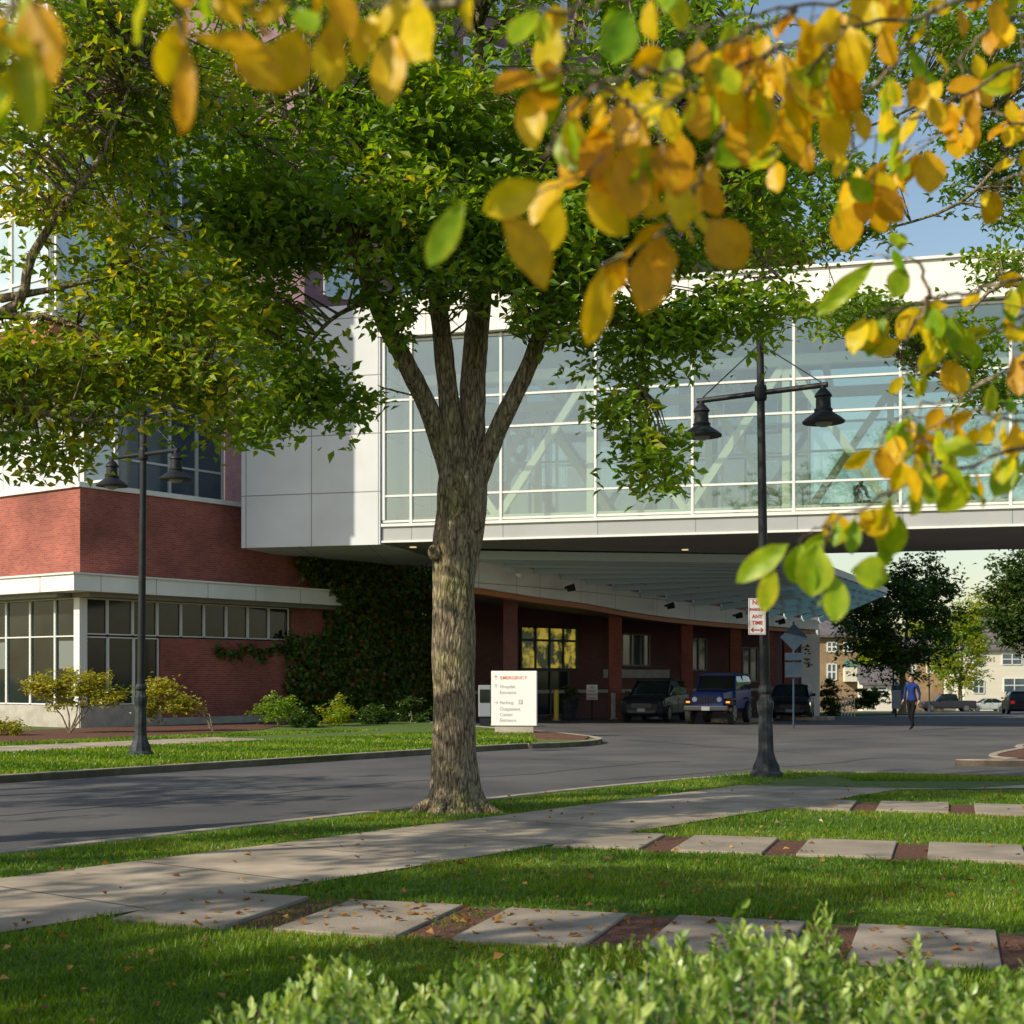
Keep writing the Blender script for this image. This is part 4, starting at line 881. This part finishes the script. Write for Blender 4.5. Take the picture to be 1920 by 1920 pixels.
J={'pelvis':(0,0,.96,(.14,.11)),'waist':(.01,0,1.1,(.13,.1)),'chest':(.03,0,1.32,(.165,.12)),'upper':(.03,0,1.43,(.12,.09)),'neck':(.045,0,1.52,.055),'chin':(.06,0,1.585,.062),'head':(.06,0,1.66,.085),'top':(.05,0,1.75,.06),'nose':(.145,0,1.645,.014),
 'hipl':(0,.1,.9,.1),'kneel':(.16,.1,.52,.065),'ankl':(.16,.1,.1,.042),'toel':(.34,.1,.035,.035),
 'hipr':(0,-.1,.9,.1),'kneer':(-.03,-.1,.5,.065),'ankr':(-.26,-.1,.15,.042),'toer':(-.12,-.1,.04,.035),
 'shl':(.03,.19,1.42,.065),'ell':(-.08,.23,1.16,.045),'wrl':(-.04,.23,.92,.03),'handl':(-.01,.23,.85,.035),
 'shr':(.03,-.19,1.42,.065),'elr':(.04,-.23,1.15,.045),'wrr':(.16,-.22,.94,.03),'handr':(.2,-.22,.88,.035)}
E=[('pelvis','waist'),('waist','chest'),('chest','upper'),('upper','neck'),('neck','chin'),('chin','head'),('head','top'),('head','nose'),('pelvis','hipl'),('hipl','kneel'),('kneel','ankl'),('ankl','toel'),('pelvis','hipr'),('hipr','kneer'),('kneer','ankr'),('ankr','toer'),('upper','shl'),('shl','ell'),('ell','wrl'),('wrl','handl'),('upper','shr'),('shr','elr'),('elr','wrr'),('wrr','handr')]
E0=list(E)
def fingers(J,E,side,dirv):
    hx,hy,hz,_=J['hand'+side]; d=Vector(dirv).normalized(); lat=Vector((d.z,0,-d.x))
    for k,(o,l) in enumerate(((-.028,.065),(-.01,.08),(.009,.075),(.027,.06))):
        a=f'f{side}{k}'; b=f'g{side}{k}'; p=Vector((hx,hy,hz))+d*.035+lat*o; q=p+d*l+Vector((0,.01 if side=='r' else -.01,0))
        J[a]=(*p,.0095); J[b]=(*q,.0075); E+= [('hand'+side,a),(a,b)]
    p=Vector((hx,hy,hz))-lat*.035; q=p-lat*.02+d*.05; J['t'+side]=(*p,.012); J['u'+side]=(*q,.009); E+=[('hand'+side,'t'+side),('t'+side,'u'+side)]
fingers(J,E,'l',(.15,0,-1)); fingers(J,E,'r',(.6,0,-.7))
person('person in a blue shirt and dark trousers walking across the road',J,E,(PX(1710,47.6),47.6,-.12),math.radians(225),M['shirt'],scale=1.03)
JS={'pelvis':(0,0,.52,(.16,.13)),'waist':(.0,0,.68,(.15,.12)),'chest':(.05,0,.92,(.19,.14)),'upper':(.08,0,1.02,(.14,.1)),'neck':(.11,0,1.1,.06),'chin':(.14,0,1.16,.065),'head':(.15,0,1.23,.09),'top':(.14,0,1.32,.06),'nose':(.24,0,1.21,.014),
 'hipl':(.05,.1,.5,.1),'kneel':(.45,.12,.52,.07),'ankl':(.45,.12,.1,.045),'toel':(.62,.12,.04,.035),'hipr':(.05,-.1,.5,.1),'kneer':(.45,-.12,.52,.07),'ankr':(.42,-.12,.1,.045),'toer':(.6,-.12,.04,.035),
 'shl':(.08,.21,1.0,.07),'ell':(.12,.26,.74,.05),'wrl':(.34,.2,.66,.032),'handl':(.4,.17,.65,.035),'shr':(.08,-.21,1.0,.07),'elr':(.12,-.26,.74,.05),'wrr':(.34,-.2,.66,.032),'handr':(.4,-.17,.65,.035)}
q=FB(4.93,-2.5,6.82); person('person in a slate jacket sitting behind the footbridge glass',JS,E0,q,math.radians(-65),M['jacket'],split=.6,seated=True)
# ============================================================ SHRUBS
def shrub(name,label,base,stems,lobes,leafm,seed,per=26,ext=.25,size=.1,cat='shrub',group=None):
    t=thing(name,label,cat,base,group); mb=MB()
    for s in stems: mb.tube(s,[.035]+[.022]*(len(s)-2)+[.01],n=6)
    if stems: mb.build('stem',M['bark'],t)
    rng=np.random.default_rng(seed); cc,dr,L,rn=clusters(lobes,rng,per=per,ext=ext,shell=.1,thr=-.2)
    leafobj('foliage',L,size,rn,leafm,t,seed=seed); return t
Yb=41.5
def stemset(px,Y,tops): 
    b=(PX(px,Y),Y,0); return [[b,((b[0]*2+q[0])/3+.1,Y,.5),(q[0],Y+.1,q[2])] for q in [P(a,c,Y) for a,c in tops]]
shrub('maple_shrub','pale yellow-green shrub with leaning bare stems before the corner windows',(PX(130,Yb),Yb,0),stemset(130,Yb,[(70,1290),(110,1275),(150,1280),(190,1290),(165,1310)]),[lo(85,1285,Yb,.7,.5,.35,36),lo(150,1280,Yb,.8,.5,.42,42),lo(195,1300,Yb,.55,.5,.38,28),lo(120,1305,Yb,.7,.4,.34,20)],M['maple'],51,size=.13,ext=.34)
shrub('maple_shrub','pale yellow-green leaning shrub behind the left street lamp',(PX(400,43),43,0),stemset(400,43,[(300,1290),(330,1310),(360,1330)]),[lo(300,1295,43,.6,.5,.38,34),lo(335,1322,43,.55,.4,.38,28),lo(280,1325,43,.45,.3,.35,20)],M['maple'],52,size=.13,ext=.34)
shrub('low_shrub','low tan-green shrub at the left edge below the window wall',(PX(30,40),40,0),[],[lo(30,1365,40,1.0,.5,.25,44)],M['maple'],53,size=.1)
for i,(px,py,Y,rx,rz,lab,m) in enumerate(((520,1330,47,.8,.5,'green shrub against the brick wall, leftmost under the ivy','leaf'),(625,1335,48,.6,.5,'bright-topped green shrub in the bed below the ivy','leafy'),(700,1342,50,.55,.4,'dark shrub between the ivy and the big trunk','dark'),(770,1335,52,.6,.5,'dark shrub just left of the big trunk','dark'),(570,1350,46.5,.5,.3,'low dark shrub between the two shrubs under the ivy','dark'))):
    shrub('round_shrub',lab,(PX(px,Y),Y,0),[[(PX(px,Y),Y,0),(PX(px,Y)+.05,Y,.2),(PX(px,Y),Y,.4)]],[lo(px,py,Y,rx,.6,rz,60)],M[m],60+i,size=.11)
shrub('conical_shrub','dark cone-shaped evergreen at the end of the canopy',(PX(1556,80),80,gz(80)),[],[lo(1556,1325,80,.75,.7,.6,50),lo(1556,1300,80,.5,.5,.6,34),lo(1556,1282,80,.25,.25,.4,12)],M['dark'],70,size=.16)
shrub('hedge','clipped dark hedge left of the far lamp post',(PX(1625,95),95,gz(95)),[],[lo(1610,1308,95,1.0,.8,.8,60),lo(1640,1308,95,1.1,.8,.7,60)],M['dark'],71,size=.2,cat='hedge')
hr=thing('handrail','pale metal handrail by the cone-shaped evergreen','railing',(PX(1590,78),78,gz(78)))
for k in range(5): 
    x=PX(1578+k*6,78); mb=MB(); mb.tube([(x,78,gz(78)),(x,78,gz(78)+.95)],.025,n=6); mb.build('post',M['white'],hr)
mb=MB(); mb.tube([(PX(1576,78),78,gz(78)+.96),(PX(1604,78),78,gz(78)+.96)],.03,n=6); mb.build('rail',M['white'],hr)
def hedge():
    rng=np.random.default_rng(77)
    xs=[330,400,500,600,680,760,850,960,1050,1150,1250,1330,1400,1470,1540,1580,1650,1720,1790,1850,1900,2000]
    ys=[1940,1890,1860,1770,1800,1860,1800,1770,1785,1770,1730,1765,1680,1745,1680,1790,1785,1755,1815,1835,1775,1765]
    t=thing('hedge','light green small-leaved hedge filling the bottom of the view','hedge',(.6,3.7,0))
    Cn=[];ax=[];rn=[];sz=[]; mb=MB()
    for k in range(680):
        Y=rng.uniform(2.75,4.5); px=rng.uniform(330,2080); py=np.interp(px,xs,ys)+abs(rng.normal(0,85))+max(0,(3.9-Y))*65
        x=PX(px,Y); z=PZ(py,Y); tip=Vector((x,Y,z)); lean=Vector((rng.normal(0,.32),rng.normal(0,.32),1)).normalized()
        Ls=rng.uniform(.12,.28); b=tip-lean*Ls; mb.tube([b-Vector((0,0,.15)),b,tip],[.003,.0022,.001],n=3,caps=False)
        n=int(Ls/.0125); br_=rng.uniform(-.2,.45)
        for i in range(n):
            f=i/n; a=i*2.4+rng.uniform(0,.5); out=Vector((math.cos(a),math.sin(a),0)); d=(out*(1-.5*f)+lean*(.35+.9*f)).normalized()
            Cn.append(b+lean*Ls*f); ax.append(d); rn.append(max(0,min(1,br_+.7*f*rng.uniform(.6,1.2)))); sz.append(rng.uniform(.027,.046)*(1-.3*max(0,f-.75)*4*.5))  # leaves lighten towards sprig tips: painted highlights over painted dark depths
    mb.build('stem',M['bark'],t,recalc=False)
    Cn=np.array([tuple(c) for c in Cn])-np.array(woff(t)); A=np.array([tuple(a) for a in ax]); n=len(Cn)
    up=np.array([0,0,1.0])+rng.normal(0,.4,(n,3)); nr=up-(up*A).sum(1)[:,None]*A; nr/=np.linalg.norm(nr,axis=1)[:,None]; sd=np.cross(nr,A); L=np.array(sz)[:,None]
    W=L*.24
    V=np.stack([Cn,Cn+A*L*.3+sd*W+nr*L*.06,Cn+A*L*.75+sd*W*.85+nr*L*.05,Cn+A*L-nr*L*.06,Cn+A*L*.75-sd*W*.85+nr*L*.05,Cn+A*L*.3-sd*W+nr*L*.06],1).reshape(-1,3)
    b=np.arange(n)*6; Fq=np.concatenate([np.stack([b,b+1,b+2,b+3],1),np.stack([b,b+3,b+4,b+5],1)])
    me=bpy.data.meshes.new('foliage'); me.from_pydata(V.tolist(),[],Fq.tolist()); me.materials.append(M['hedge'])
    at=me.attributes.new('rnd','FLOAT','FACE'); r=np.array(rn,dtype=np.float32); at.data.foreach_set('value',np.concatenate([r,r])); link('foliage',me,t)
hedge()
# ============================================================ FOREGROUND BRANCHES
def ovate(specs,name,m,parent):
    off=woff(parent); vs=[];fs=[];rn=[]
    prof=[(0,.0),(.1,.30),(.25,.70),(.45,.97),(.62,.98),(.78,.78),(.9,.45),(1,.0)]
    for base,ax,nr,L,W,r in specs:
        ax=Vector(ax).normalized(); nr=Vector(nr); nr=(nr-ax*nr.dot(ax)).normalized(); sd=ax.cross(nr); b0=len(vs); bend=random.uniform(-.15,.3); fold=random.uniform(.1,.4); wob=random.uniform(0,6)
        for i,(t,w) in enumerate(prof):
            c=Vector(base)-off+ax*L*t-nr*L*bend*t*t
            hw=w*W/2
            for s in (-1,-.5,0,.5,1): vs.append(c+sd*hw*s+nr*hw*abs(s)*fold+nr*L*.03*math.sin(i*1.9+s*3+wob))
        n=len(prof)
        for i in range(n-1):
            for j in range(4): fs.append((b0+i*5+j,b0+i*5+j+1,b0+(i+1)*5+j+1,b0+(i+1)*5+j)); rn.append(r+random.uniform(-.03,.03)+(.06 if j in(0,3) else 0))
    me=bpy.data.meshes.new(name); me.from_pydata([tuple(v) for v in vs],[],fs); me.materials.append(m)
    a=me.attributes.new('rnd','FLOAT','FACE'); a.data.foreach_set('value',[min(1,max(0,x)) for x in rn]); me.shade_smooth(); return link(name,me,parent)
def fore():
    R=random.Random(12); t=thing('overhanging_tree','near tree whose yellow-orange autumn branches hang across the top of the view','tree',(3.4,-1.6,0))
    mb=MB(); barktube(mb,smoothpath([(3.4,-1.6,-.05,.3),(3.4,-1.6,.4,.22),(3.35,-1.5,2,.2),(3.2,-1.4,3.6,.16)],5),n=16,amp=.08); mb.build('trunk',M['bark'],t,smooth=True)
    tw=[([(1990,-60,2.7),(1750,20,2.5),(1580,50,2.35),(1450,95,2.25),(1330,150,2.1),(1210,225,2.0),(1110,310,1.95),(1010,365,1.9)],.078,52,.15,.35),
        ([(1450,95,2.25),(1380,200,2.2),(1330,290,2.15),(1290,380,2.1),(1240,440,2.1),(1180,490,2.05)],.074,62,.1,.12),
        ([(1210,225,2.0),(1160,180,1.95),(1090,130,1.9),(1010,150,1.9)],.076,50,.35,.25),
        ([(1330,150,2.1),(1250,130,2.1),(1150,150,2.05),(1060,220,2.0),(1020,300,1.95)],.076,56,.2,.2),
        ([(2000,80,3.0),(1860,150,2.9),(1760,200,2.8),(1670,240,2.8),(1590,290,2.8)],.074,42,.2,.3),
        ([(1750,20,2.5),(1700,90,2.6),(1640,160,2.6),(1520,230,2.5),(1440,290,2.4)],.074,50,.35,.25),
        ([(1580,50,2.35),(1540,110,2.4),(1480,190,2.4),(1420,240,2.3)],.074,52,.2,.25),
        ([(1580,50,2.35),(1560,130,2.5),(1600,240,2.6),(1590,340,2.7)],.074,60,.3,.2),
        ([(2000,-20,3.2),(1850,60,3.1),(1800,130,3.1),(1900,190,3.1)],.072,46,.2,.3),
        ([(2000,180,3.2),(1920,230,3.2),(1850,210,3.2),(1760,250,3.1),(1700,300,3.1)],.072,46,.15,.3),
        ([(2000,330,3.2),(1900,330,3.2),(1820,380,3.2)],.07,60,.2,.15),
        ([(1900,-60,2.6),(1700,-20,2.5),(1500,10,2.4),(1380,30,2.3),(1280,60,2.2)],.076,54,.2,.35),
        ([(1300,-60,2.1),(1180,-10,2.0),(1080,20,2.0),(980,10,1.9)],.074,54,.5,.2),
        ([(1500,10,2.4),(1400,60,2.2),(1300,110,2.1),(1230,200,2.1)],.076,60,.12,.22),
        ([(1040,-80,1.8),(820,-30,1.75),(730,0,1.7),(650,20,1.7),(600,30,1.7)],.075,75,.05,.0),
        ([(640,-80,1.7),(560,-10,1.65),(500,10,1.65),(430,20,1.6)],.072,66,.05,.05),
        ([(420,-90,1.6),(370,-30,1.55),(340,40,1.55),(350,110,1.5)],.07,60,.1,.0),
        ([(320,-90,1.5),(240,-50,1.5),(180,-40,1.5)],.07,60,.5,.0),
        ([(100,-120,1.3),(40,-40,1.25),(10,60,1.2),(-10,140,1.2)],.074,48,.5,.0),
        ([(2000,500,3.2),(1850,540,3.1),(1740,560,3.0),(1660,590,3.0),(1600,640,3.0)],.074,36,.45,.35),
        ([(2000,560,3.2),(1900,600,3.1),(1820,640,3.1),(1760,690,3.0)],.072,42,.35,.3),
        ([(1740,560,3.0),(1720,490,3.0),(1640,480,3.0)],.07,44,.4,.2),
        ([(2000,640,3.0),(1880,700,2.9),(1800,740,2.9),(1700,770,2.9),(1650,830,2.8)],.076,40,.35,.3),
        ([(2000,760,2.8),(1900,790,2.8),(1820,770,2.8),(1740,800,2.8)],.076,42,.35,.3),
        ([(2000,820,2.7),(1900,850,2.7),(1760,890,2.6),(1650,935,2.6),(1560,975,2.55),(1500,1010,2.5)],.074,50,.7,.15),
        ([(1560,985,2.55),(1540,1030,2.55),(1530,1060,2.5)],.07,34,.95,.0),
        ([(1740,560,3.0),(1700,640,3.0),(1690,700,3.0)],.074,44,.5,.2),
        ([(1760,890,2.6),(1740,830,2.6),(1700,800,2.6)],.074,46,.5,.2)]
    specs=[]; mb=MB()
    def leafat(a,d,side,Ln,gb):
        perp=Vector((-d.z,0,d.x))*side
        ax=(d*.35+perp*R.uniform(.0,.9)+Vector((R.uniform(-.5,.5),R.uniform(-.5,.5),-R.uniform(.2,1.6)))).normalized()
        nr=Vector((R.uniform(-1.1,.7),-1,R.uniform(-.9,1.1)))
        if R.random()<.3: nr=Vector((R.uniform(-1,1),R.uniform(-.3,.3),R.uniform(.2,1)))
        L=Ln*R.uniform(.55,1.2); st=a+ax*.015
        mb.tube([tuple(a),tuple(st)],[.0012,.001],n=3)
        r=R.uniform(0,.24) if R.random()<gb else R.uniform(.3,1.0)
        specs.append((st,ax,nr,L,L*R.uniform(.5,.7),r))
    for pts,Ln,step,gb,pt in tw:
        pw=[P(*q) for q in pts]; sp=[Vector(p) for p in smoothpath(pw,6)]
        sp=[p+Vector((R.uniform(-.006,.006),R.uniform(-.01,.01),R.uniform(-.006,.006))) for p in sp]
        n=len(sp); mb.tube([tuple(p) for p in sp],[.0045*(1-.7*i/n) for i in range(n)],n=5)
        acc=0; side=1; nxt=step
        for a,b in zip(sp[:-1],sp[1:]):
            acc+=(b-a).length*F/a.y
            while acc>nxt:
                acc-=nxt; nxt=step*R.uniform(.35,1.7)
                px_=960+a.x/a.y*F
                if px_<-120 or px_>2100: continue
                side=-side; d=(b-a).normalized()
                if R.random()<pt:
                    perp=Vector((-d.z,0,d.x))*side; dd=(d*.6+perp*R.uniform(.3,1)+Vector((0,R.uniform(-.7,.7),-.35))).normalized(); Lt=R.uniform(.06,.14)
                    e=a+dd*Lt; mb.tube([tuple(a),tuple(a+dd*Lt*.5+Vector((0,0,.004))),tuple(e)],[.0018,.0013,.0008],n=4)
                    for f in (.45,.75,1.0): leafat(a+dd*Lt*f,dd,side if f!=.75 else -side,Ln,gb)
                else: leafat(a,d,side,Ln,gb)
    for (bx_,by_,tx,ty,w,Y,r) in ((735,60,728,200,72,1.7,.6),(622,28,628,135,40,1.7,.34),(870,375,800,505,55,1.85,.08),(1015,345,905,400,70,1.85,.34),(940,405,1040,520,95,1.85,.75),(1170,290,1190,408,92,1.95,.85),(1130,500,1110,645,62,2.05,.6),(1330,410,1395,500,90,2.1,.9),(1240,440,1200,590,85,2.05,.8),(1530,1020,1520,1120,75,2.5,.12),(1570,1080,1565,1168,50,2.5,.1),(1595,1070,1665,1085,70,2.5,.12),(1480,1020,1380,1085,50,2.5,.1),(1450,1060,1430,1150,40,2.5,.2),(1610,960,1660,1000,60,2.6,.5),(1560,960,1575,1020,55,2.6,.55),(1590,370,1585,470,62,2.8,.7),(1740,280,1745,362,62,2.8,.7),(1320,170,1315,260,75,2.1,.8),(1420,260,1335,305,60,2.3,.03),(45,60,50,250,65,1.2,.2),(350,80,345,245,45,1.5,.85),(440,70,520,165,90,1.6,.65),(560,50,530,170,85,1.65,.7),(1640,490,1530,590,40,2.9,.1),(1470,190,1480,260,60,2.5,.8)):
        b=Vector(P(bx_,by_,Y)); e=Vector(P(tx,ty,Y)); L=(e-b).length; specs.append((b,e-b,Vector((R.uniform(-.3,.5),-1,R.uniform(-.4,.4))),L,w*Y/F,r))
    for q in ([(3.2,-1.4,3.5),(2.6,0,3.4),(2.0,1.5,3.0),P(1990,-60,2.7)],[(3.2,-1.4,3.5),(2.4,1.6,3.2),P(2000,-20,3.2)],[(3.2,-1.4,3.4),(2.4,1,2.8),P(2000,500,3.2)],[(2.4,1,2.8),P(2000,560,3.2)],[(2.4,1,2.8),(2.0,2,2.4),P(2000,640,3.0)],[(2.4,1,2.8),(1.7,2,2.2),P(2000,820,2.7)],[(2.4,1,2.8),P(2000,760,2.8)],[(2.4,1,2.8),P(2000,80,3.0)],[(2.4,1,2.8),P(2000,180,3.2)],[(2.4,1,2.8),P(2000,330,3.2)],[(2.0,1.5,3.0),P(1900,-60,2.6)],[(2.6,0,3.4),(1.3,1.2,3.1),P(1040,-80,1.8),P(640,-80,1.7),P(420,-90,1.6),P(320,-80,1.5),P(100,-120,1.3)],[(1.3,1.2,3.1),P(1300,-60,2.1)]):
        sp=smoothpath(q,5); mb.tube(sp,[.03-.024*i/len(sp) for i in range(len(sp))] if q[0][1]<0 else [.01-.006*i/len(sp) for i in range(len(sp))],n=6)
    mb.build('branches',M['bark'],t); ovate(specs,'leaves',M['fore'],t)
fore()
# ============================================================ FAR BACKGROUND
def far_tree(name,label,base,r,h,leafm,seed,tr=.25,th=3,group=None,n=260,size=.4):
    x,y,z=base
    return generic_tree(name,label,base,[[(x,y,z+th,tr*.8),(x+.3,y,z+th+h*.4,tr*.4),(x,y,z+th+h*.8,.05)],[(x,y,z+th,tr*.6),(x+r*.5,y,z+th+h*.4,.05)],[(x,y,z+th,tr*.6),(x-r*.5,y,z+th+h*.4,.05)]],
      [(x,y,z+th+h*.42,r*.9,r*.9,h*.5,n),(x+r*.3,y,z+th+h*.7,r*.5,r*.5,h*.32,n//4),(x-r*.45,y,z+th+h*.35,r*.5,r*.5,h*.35,n//4)],leafm,seed,trunk_r=tr,trunk_h=th,per=22,ext=.8,size=size,frac=.05,group=group,thr=-.15)
def ft(px,Y,py_top,rpx,leafm,seed,label,th=3,**k):
    z=gz(Y); h=PZ(py_top,Y)-z-th; return far_tree('street_tree',label,(PX(px,Y),Y,z),rpx*Y/F,h,leafm,seed,th=th,**k)
ft(1692,100,1035,128,M['dark'],81,'round dark green tree beyond the footbridge, behind the walking person',th=2.8,n=420,size=.34)
ft(1965,78,985,125,M['dark'],82,'dark tree cut by the right edge beyond the footbridge',th=3.5,n=420,size=.3)
ft(1800,175,1120,60,M['leafy'],83,'yellow-green tree behind the pickup truck',n=300,size=.4)
ft(1862,200,1090,70,M['maple'],84,'pale yellow tree behind the white house',n=300,size=.5)
ft(1640,190,1190,60,M['leafy'],85,'yellow-green tree right of the tan brick building',n=240,size=.5)
ft(1735,215,1150,60,M['leafy'],86,'distant yellowing tree behind the small garage',n=240,size=.5)
rowx=[-60,-35,40,72,88,104,122,140]
first=None
for i,x in enumerate(rowx):
    if first is None:
        first=far_tree('street_tree','distant tree in the row closing the far horizon',(x,245,gz(245)),9,14,M['leafy'],90,n=260,size=.9,group='distant trees on the horizon'); o=first
    else: o=copy_tree(first)
    o.location=(x,245+(i%3)*8,gz(245)); o.rotation_euler=(0,0,i*1.3); o.scale=(1,1,.85+.1*(i%3))
def house(label,x0,x1,Y,D,ze,zr,wallm,roofm,wins,gable=True,name='house'):
    z=gz(Y)-.1; t=thing(name,label,'house',((x0+x1)/2,Y,z)); mb=MB(); mb.box(x0,x1,Y,Y+D,z,ze)
    if gable: mb.add([(x0,Y,ze),(x0,Y+D,ze),(x0,Y+D/2,zr),(x1,Y,ze),(x1,Y+D,ze),(x1,Y+D/2,zr)],[(0,1,2),(3,5,4)])
    mb.build('wall',wallm,t)
    mb=MB(); o=.5
    for s0,s1 in (((Y-o),(Y+D/2)),((Y+D+o),(Y+D/2))):
        mb.add([(x0-o,s0,ze-.15),(x1+o,s0,ze-.15),(x1+o,s1,zr+.1),(x0-o,s1,zr+.1),(x0-o,s0,ze+.1),(x1+o,s0,ze+.1),(x1+o,s1,zr+.35),(x0-o,s1,zr+.35)],[(0,3,2,1),(4,5,6,7),(0,1,5,4),(1,2,6,5),(2,3,7,6),(3,0,4,7)])
    mb.build('roof',roofm,t)
    FH=Fr((x0,Y),(1,0),(0,-1))
    for s0,s1,a,b in wins: window(FH,s0,s1,a,b,.08,2,[(a+b)/2],M['bglass'],t,fw=.12)
    return t
slate=mat('dark_shingles',(.10,.09,.10),(.16,.14,.14),scale=2,rough=.9)
siding=mat('cream_siding',(.76,.70,.58),(.7,.64,.53),scale=1,rough=.7,stretch=(.2,.2,6))
tan=brickmat('tan_brick',(.38,.25,.13),(.31,.19,.10),(.32,.26,.18),.4,.12,.01)
x0,x1=PX(1808,190),PX(1990,190)
house('cream two-storey house with dark shingled roof at the right',x0,x1,190,9,PZ(1218,190),PZ(1160,190),siding,slate,[(1.2,2.6,PZ(1248,190),PZ(1228,190)),(5,7.6,PZ(1246,190),PZ(1226,190)),(1.2,2.6,PZ(1300,190),PZ(1275,190)),(5.2,8,PZ(1298,190),PZ(1272,190)),(9.5,11,PZ(1248,190),PZ(1228,190))])
hb=house('tan brick apartment house with small green bay beside the canopy end',PX(1470,130),PX(1608,130),130,12,PZ(1192,130),PZ(1150,130),tan,slate,[(3.9,4.7,PZ(1222,130),PZ(1204,130)),(5.4,6.1,PZ(1222,130),PZ(1204,130)),(3.9,4.7,PZ(1275,130),PZ(1245,130))])
gm=mat('green_copper',(.08,.17,.12),rough=.7); mb=MB(); x=PX(1592,130); mb.box(x-.55,x+.55,129.2,129.98,PZ(1278,130),PZ(1250,130)); mb.build('bay_window',siding,hb)
mb=MB(); mb.add([(x-.65,129.1,PZ(1249,130)),(x+.65,129.1,PZ(1249,130)),(x+.65,129.98,PZ(1249,130)),(x-.65,129.98,PZ(1249,130)),(x-.4,129.7,PZ(1238,130)),(x+.4,129.7,PZ(1238,130)),(x+.4,129.98,PZ(1238,130)),(x-.4,129.98,PZ(1238,130))],[(0,3,2,1),(4,5,6,7),(0,1,5,4),(1,2,6,5),(2,3,7,6),(3,0,4,7)]); mb.build('bay_roof',gm,hb)
house('small pale garage with grey roof between the tan building and the round tree',PX(1618,170),PX(1676,170),170,6,PZ(1282,170),PZ(1252,170),siding,slate,[(.8,2.8,PZ(1300,170),PZ(1288,170))],name='garage')
house('brick house partly hidden behind the round tree',PX(1690,200),PX(1775,200),200,9,PZ(1235,200),PZ(1195,200),tan,slate,[(1,2,PZ(1262,200),PZ(1248,200)),(3.5,4.5,PZ(1262,200),PZ(1248,200))])
mb=MB(); a,b=152,156
mb.add([(46,a,gz(a)+.05),(90,a,gz(a)+.05),(90,b+12,gz(b+12)+.05),(46,b+12,gz(b+12)+.05)],[(0,1,2,3)])
tag(mb.build('verge',M['grass'],recalc=False),kind='structure')
mb=MB(); mb.add([(17,79,gz(79)+.05),(26,92,gz(92)+.05),(34,128,gz(128)+.05),(20,128,gz(128)+.05),(12,84,gz(84)+.05)],[(0,1,2,3,4)]); tag(mb.build('verge',M['grass'],recalc=False),kind='structure')
kk=thing('wayfinding_sign','small blue and white sign post left of the walking person','sign',(PX(1680,70),70,gz(70))); x=PX(1680,70)
mb=MB(); mb.tube([(x,70,gz(70)),(x,70,1.5)],.04,n=8); mb.build('post',M['black'],kk)
mb=MB(); mb.box(x-.22,x+.22,69.93,69.96,.1,1.0); mb.build('panel',M['boxgrey'],kk); mb=MB(); mb.box(x-.22,x+.22,69.92,69.97,1.002,1.25); mb.build('top_panel',M['signback'],kk)
# ============================================================ CAMERA & LIGHT
cam=bpy.data.cameras.new('camera'); co=bpy.data.objects.new('camera',cam); C.objects.link(co)
cam.sensor_width=56; cam.lens=56*F/1920; cam.shift_y=(H-960)/1920; co.location=(0,0,CH); co.rotation_euler=(math.radians(90),0,0)
cam.clip_end=5000; cam.clip_start=.05
cam.dof.use_dof=True; cam.dof.focus_distance=20; cam.dof.aperture_fstop=8.0
bpy.context.scene.camera=co
el=math.radians(32); az=Vector((-.83,-.56)).normalized()
sd=Vector((az.x*math.cos(el),az.y*math.cos(el),math.sin(el)))
sun=bpy.data.lights.new('sun','SUN'); so=bpy.data.objects.new('sun',sun); C.objects.link(so); sun.energy=5.0; sun.angle=math.radians(.53); sun.color=(1,.91,.72)
so.rotation_euler=sd.to_track_quat('Z','Y').to_euler()
w=bpy.data.worlds.new('World'); bpy.context.scene.world=w; w.use_nodes=True; t=w.node_tree
sky=t.nodes.new('ShaderNodeTexSky'); sky.sky_type='NISHITA'; sky.sun_disc=False; sky.sun_elevation=el; sky.sun_rotation=math.atan2(sd.x,sd.y); sky.dust_density=1.0; sky.air_density=1.3; sky.ozone_density=1.0
t.links.new(sky.outputs[0],t.nodes['Background'].inputs[0]); t.nodes['Background'].inputs[1].default_value=.135
sc=bpy.context.scene; sc.view_settings.view_transform='Standard'; sc.view_settings.look='None'; sc.view_settings.exposure=0
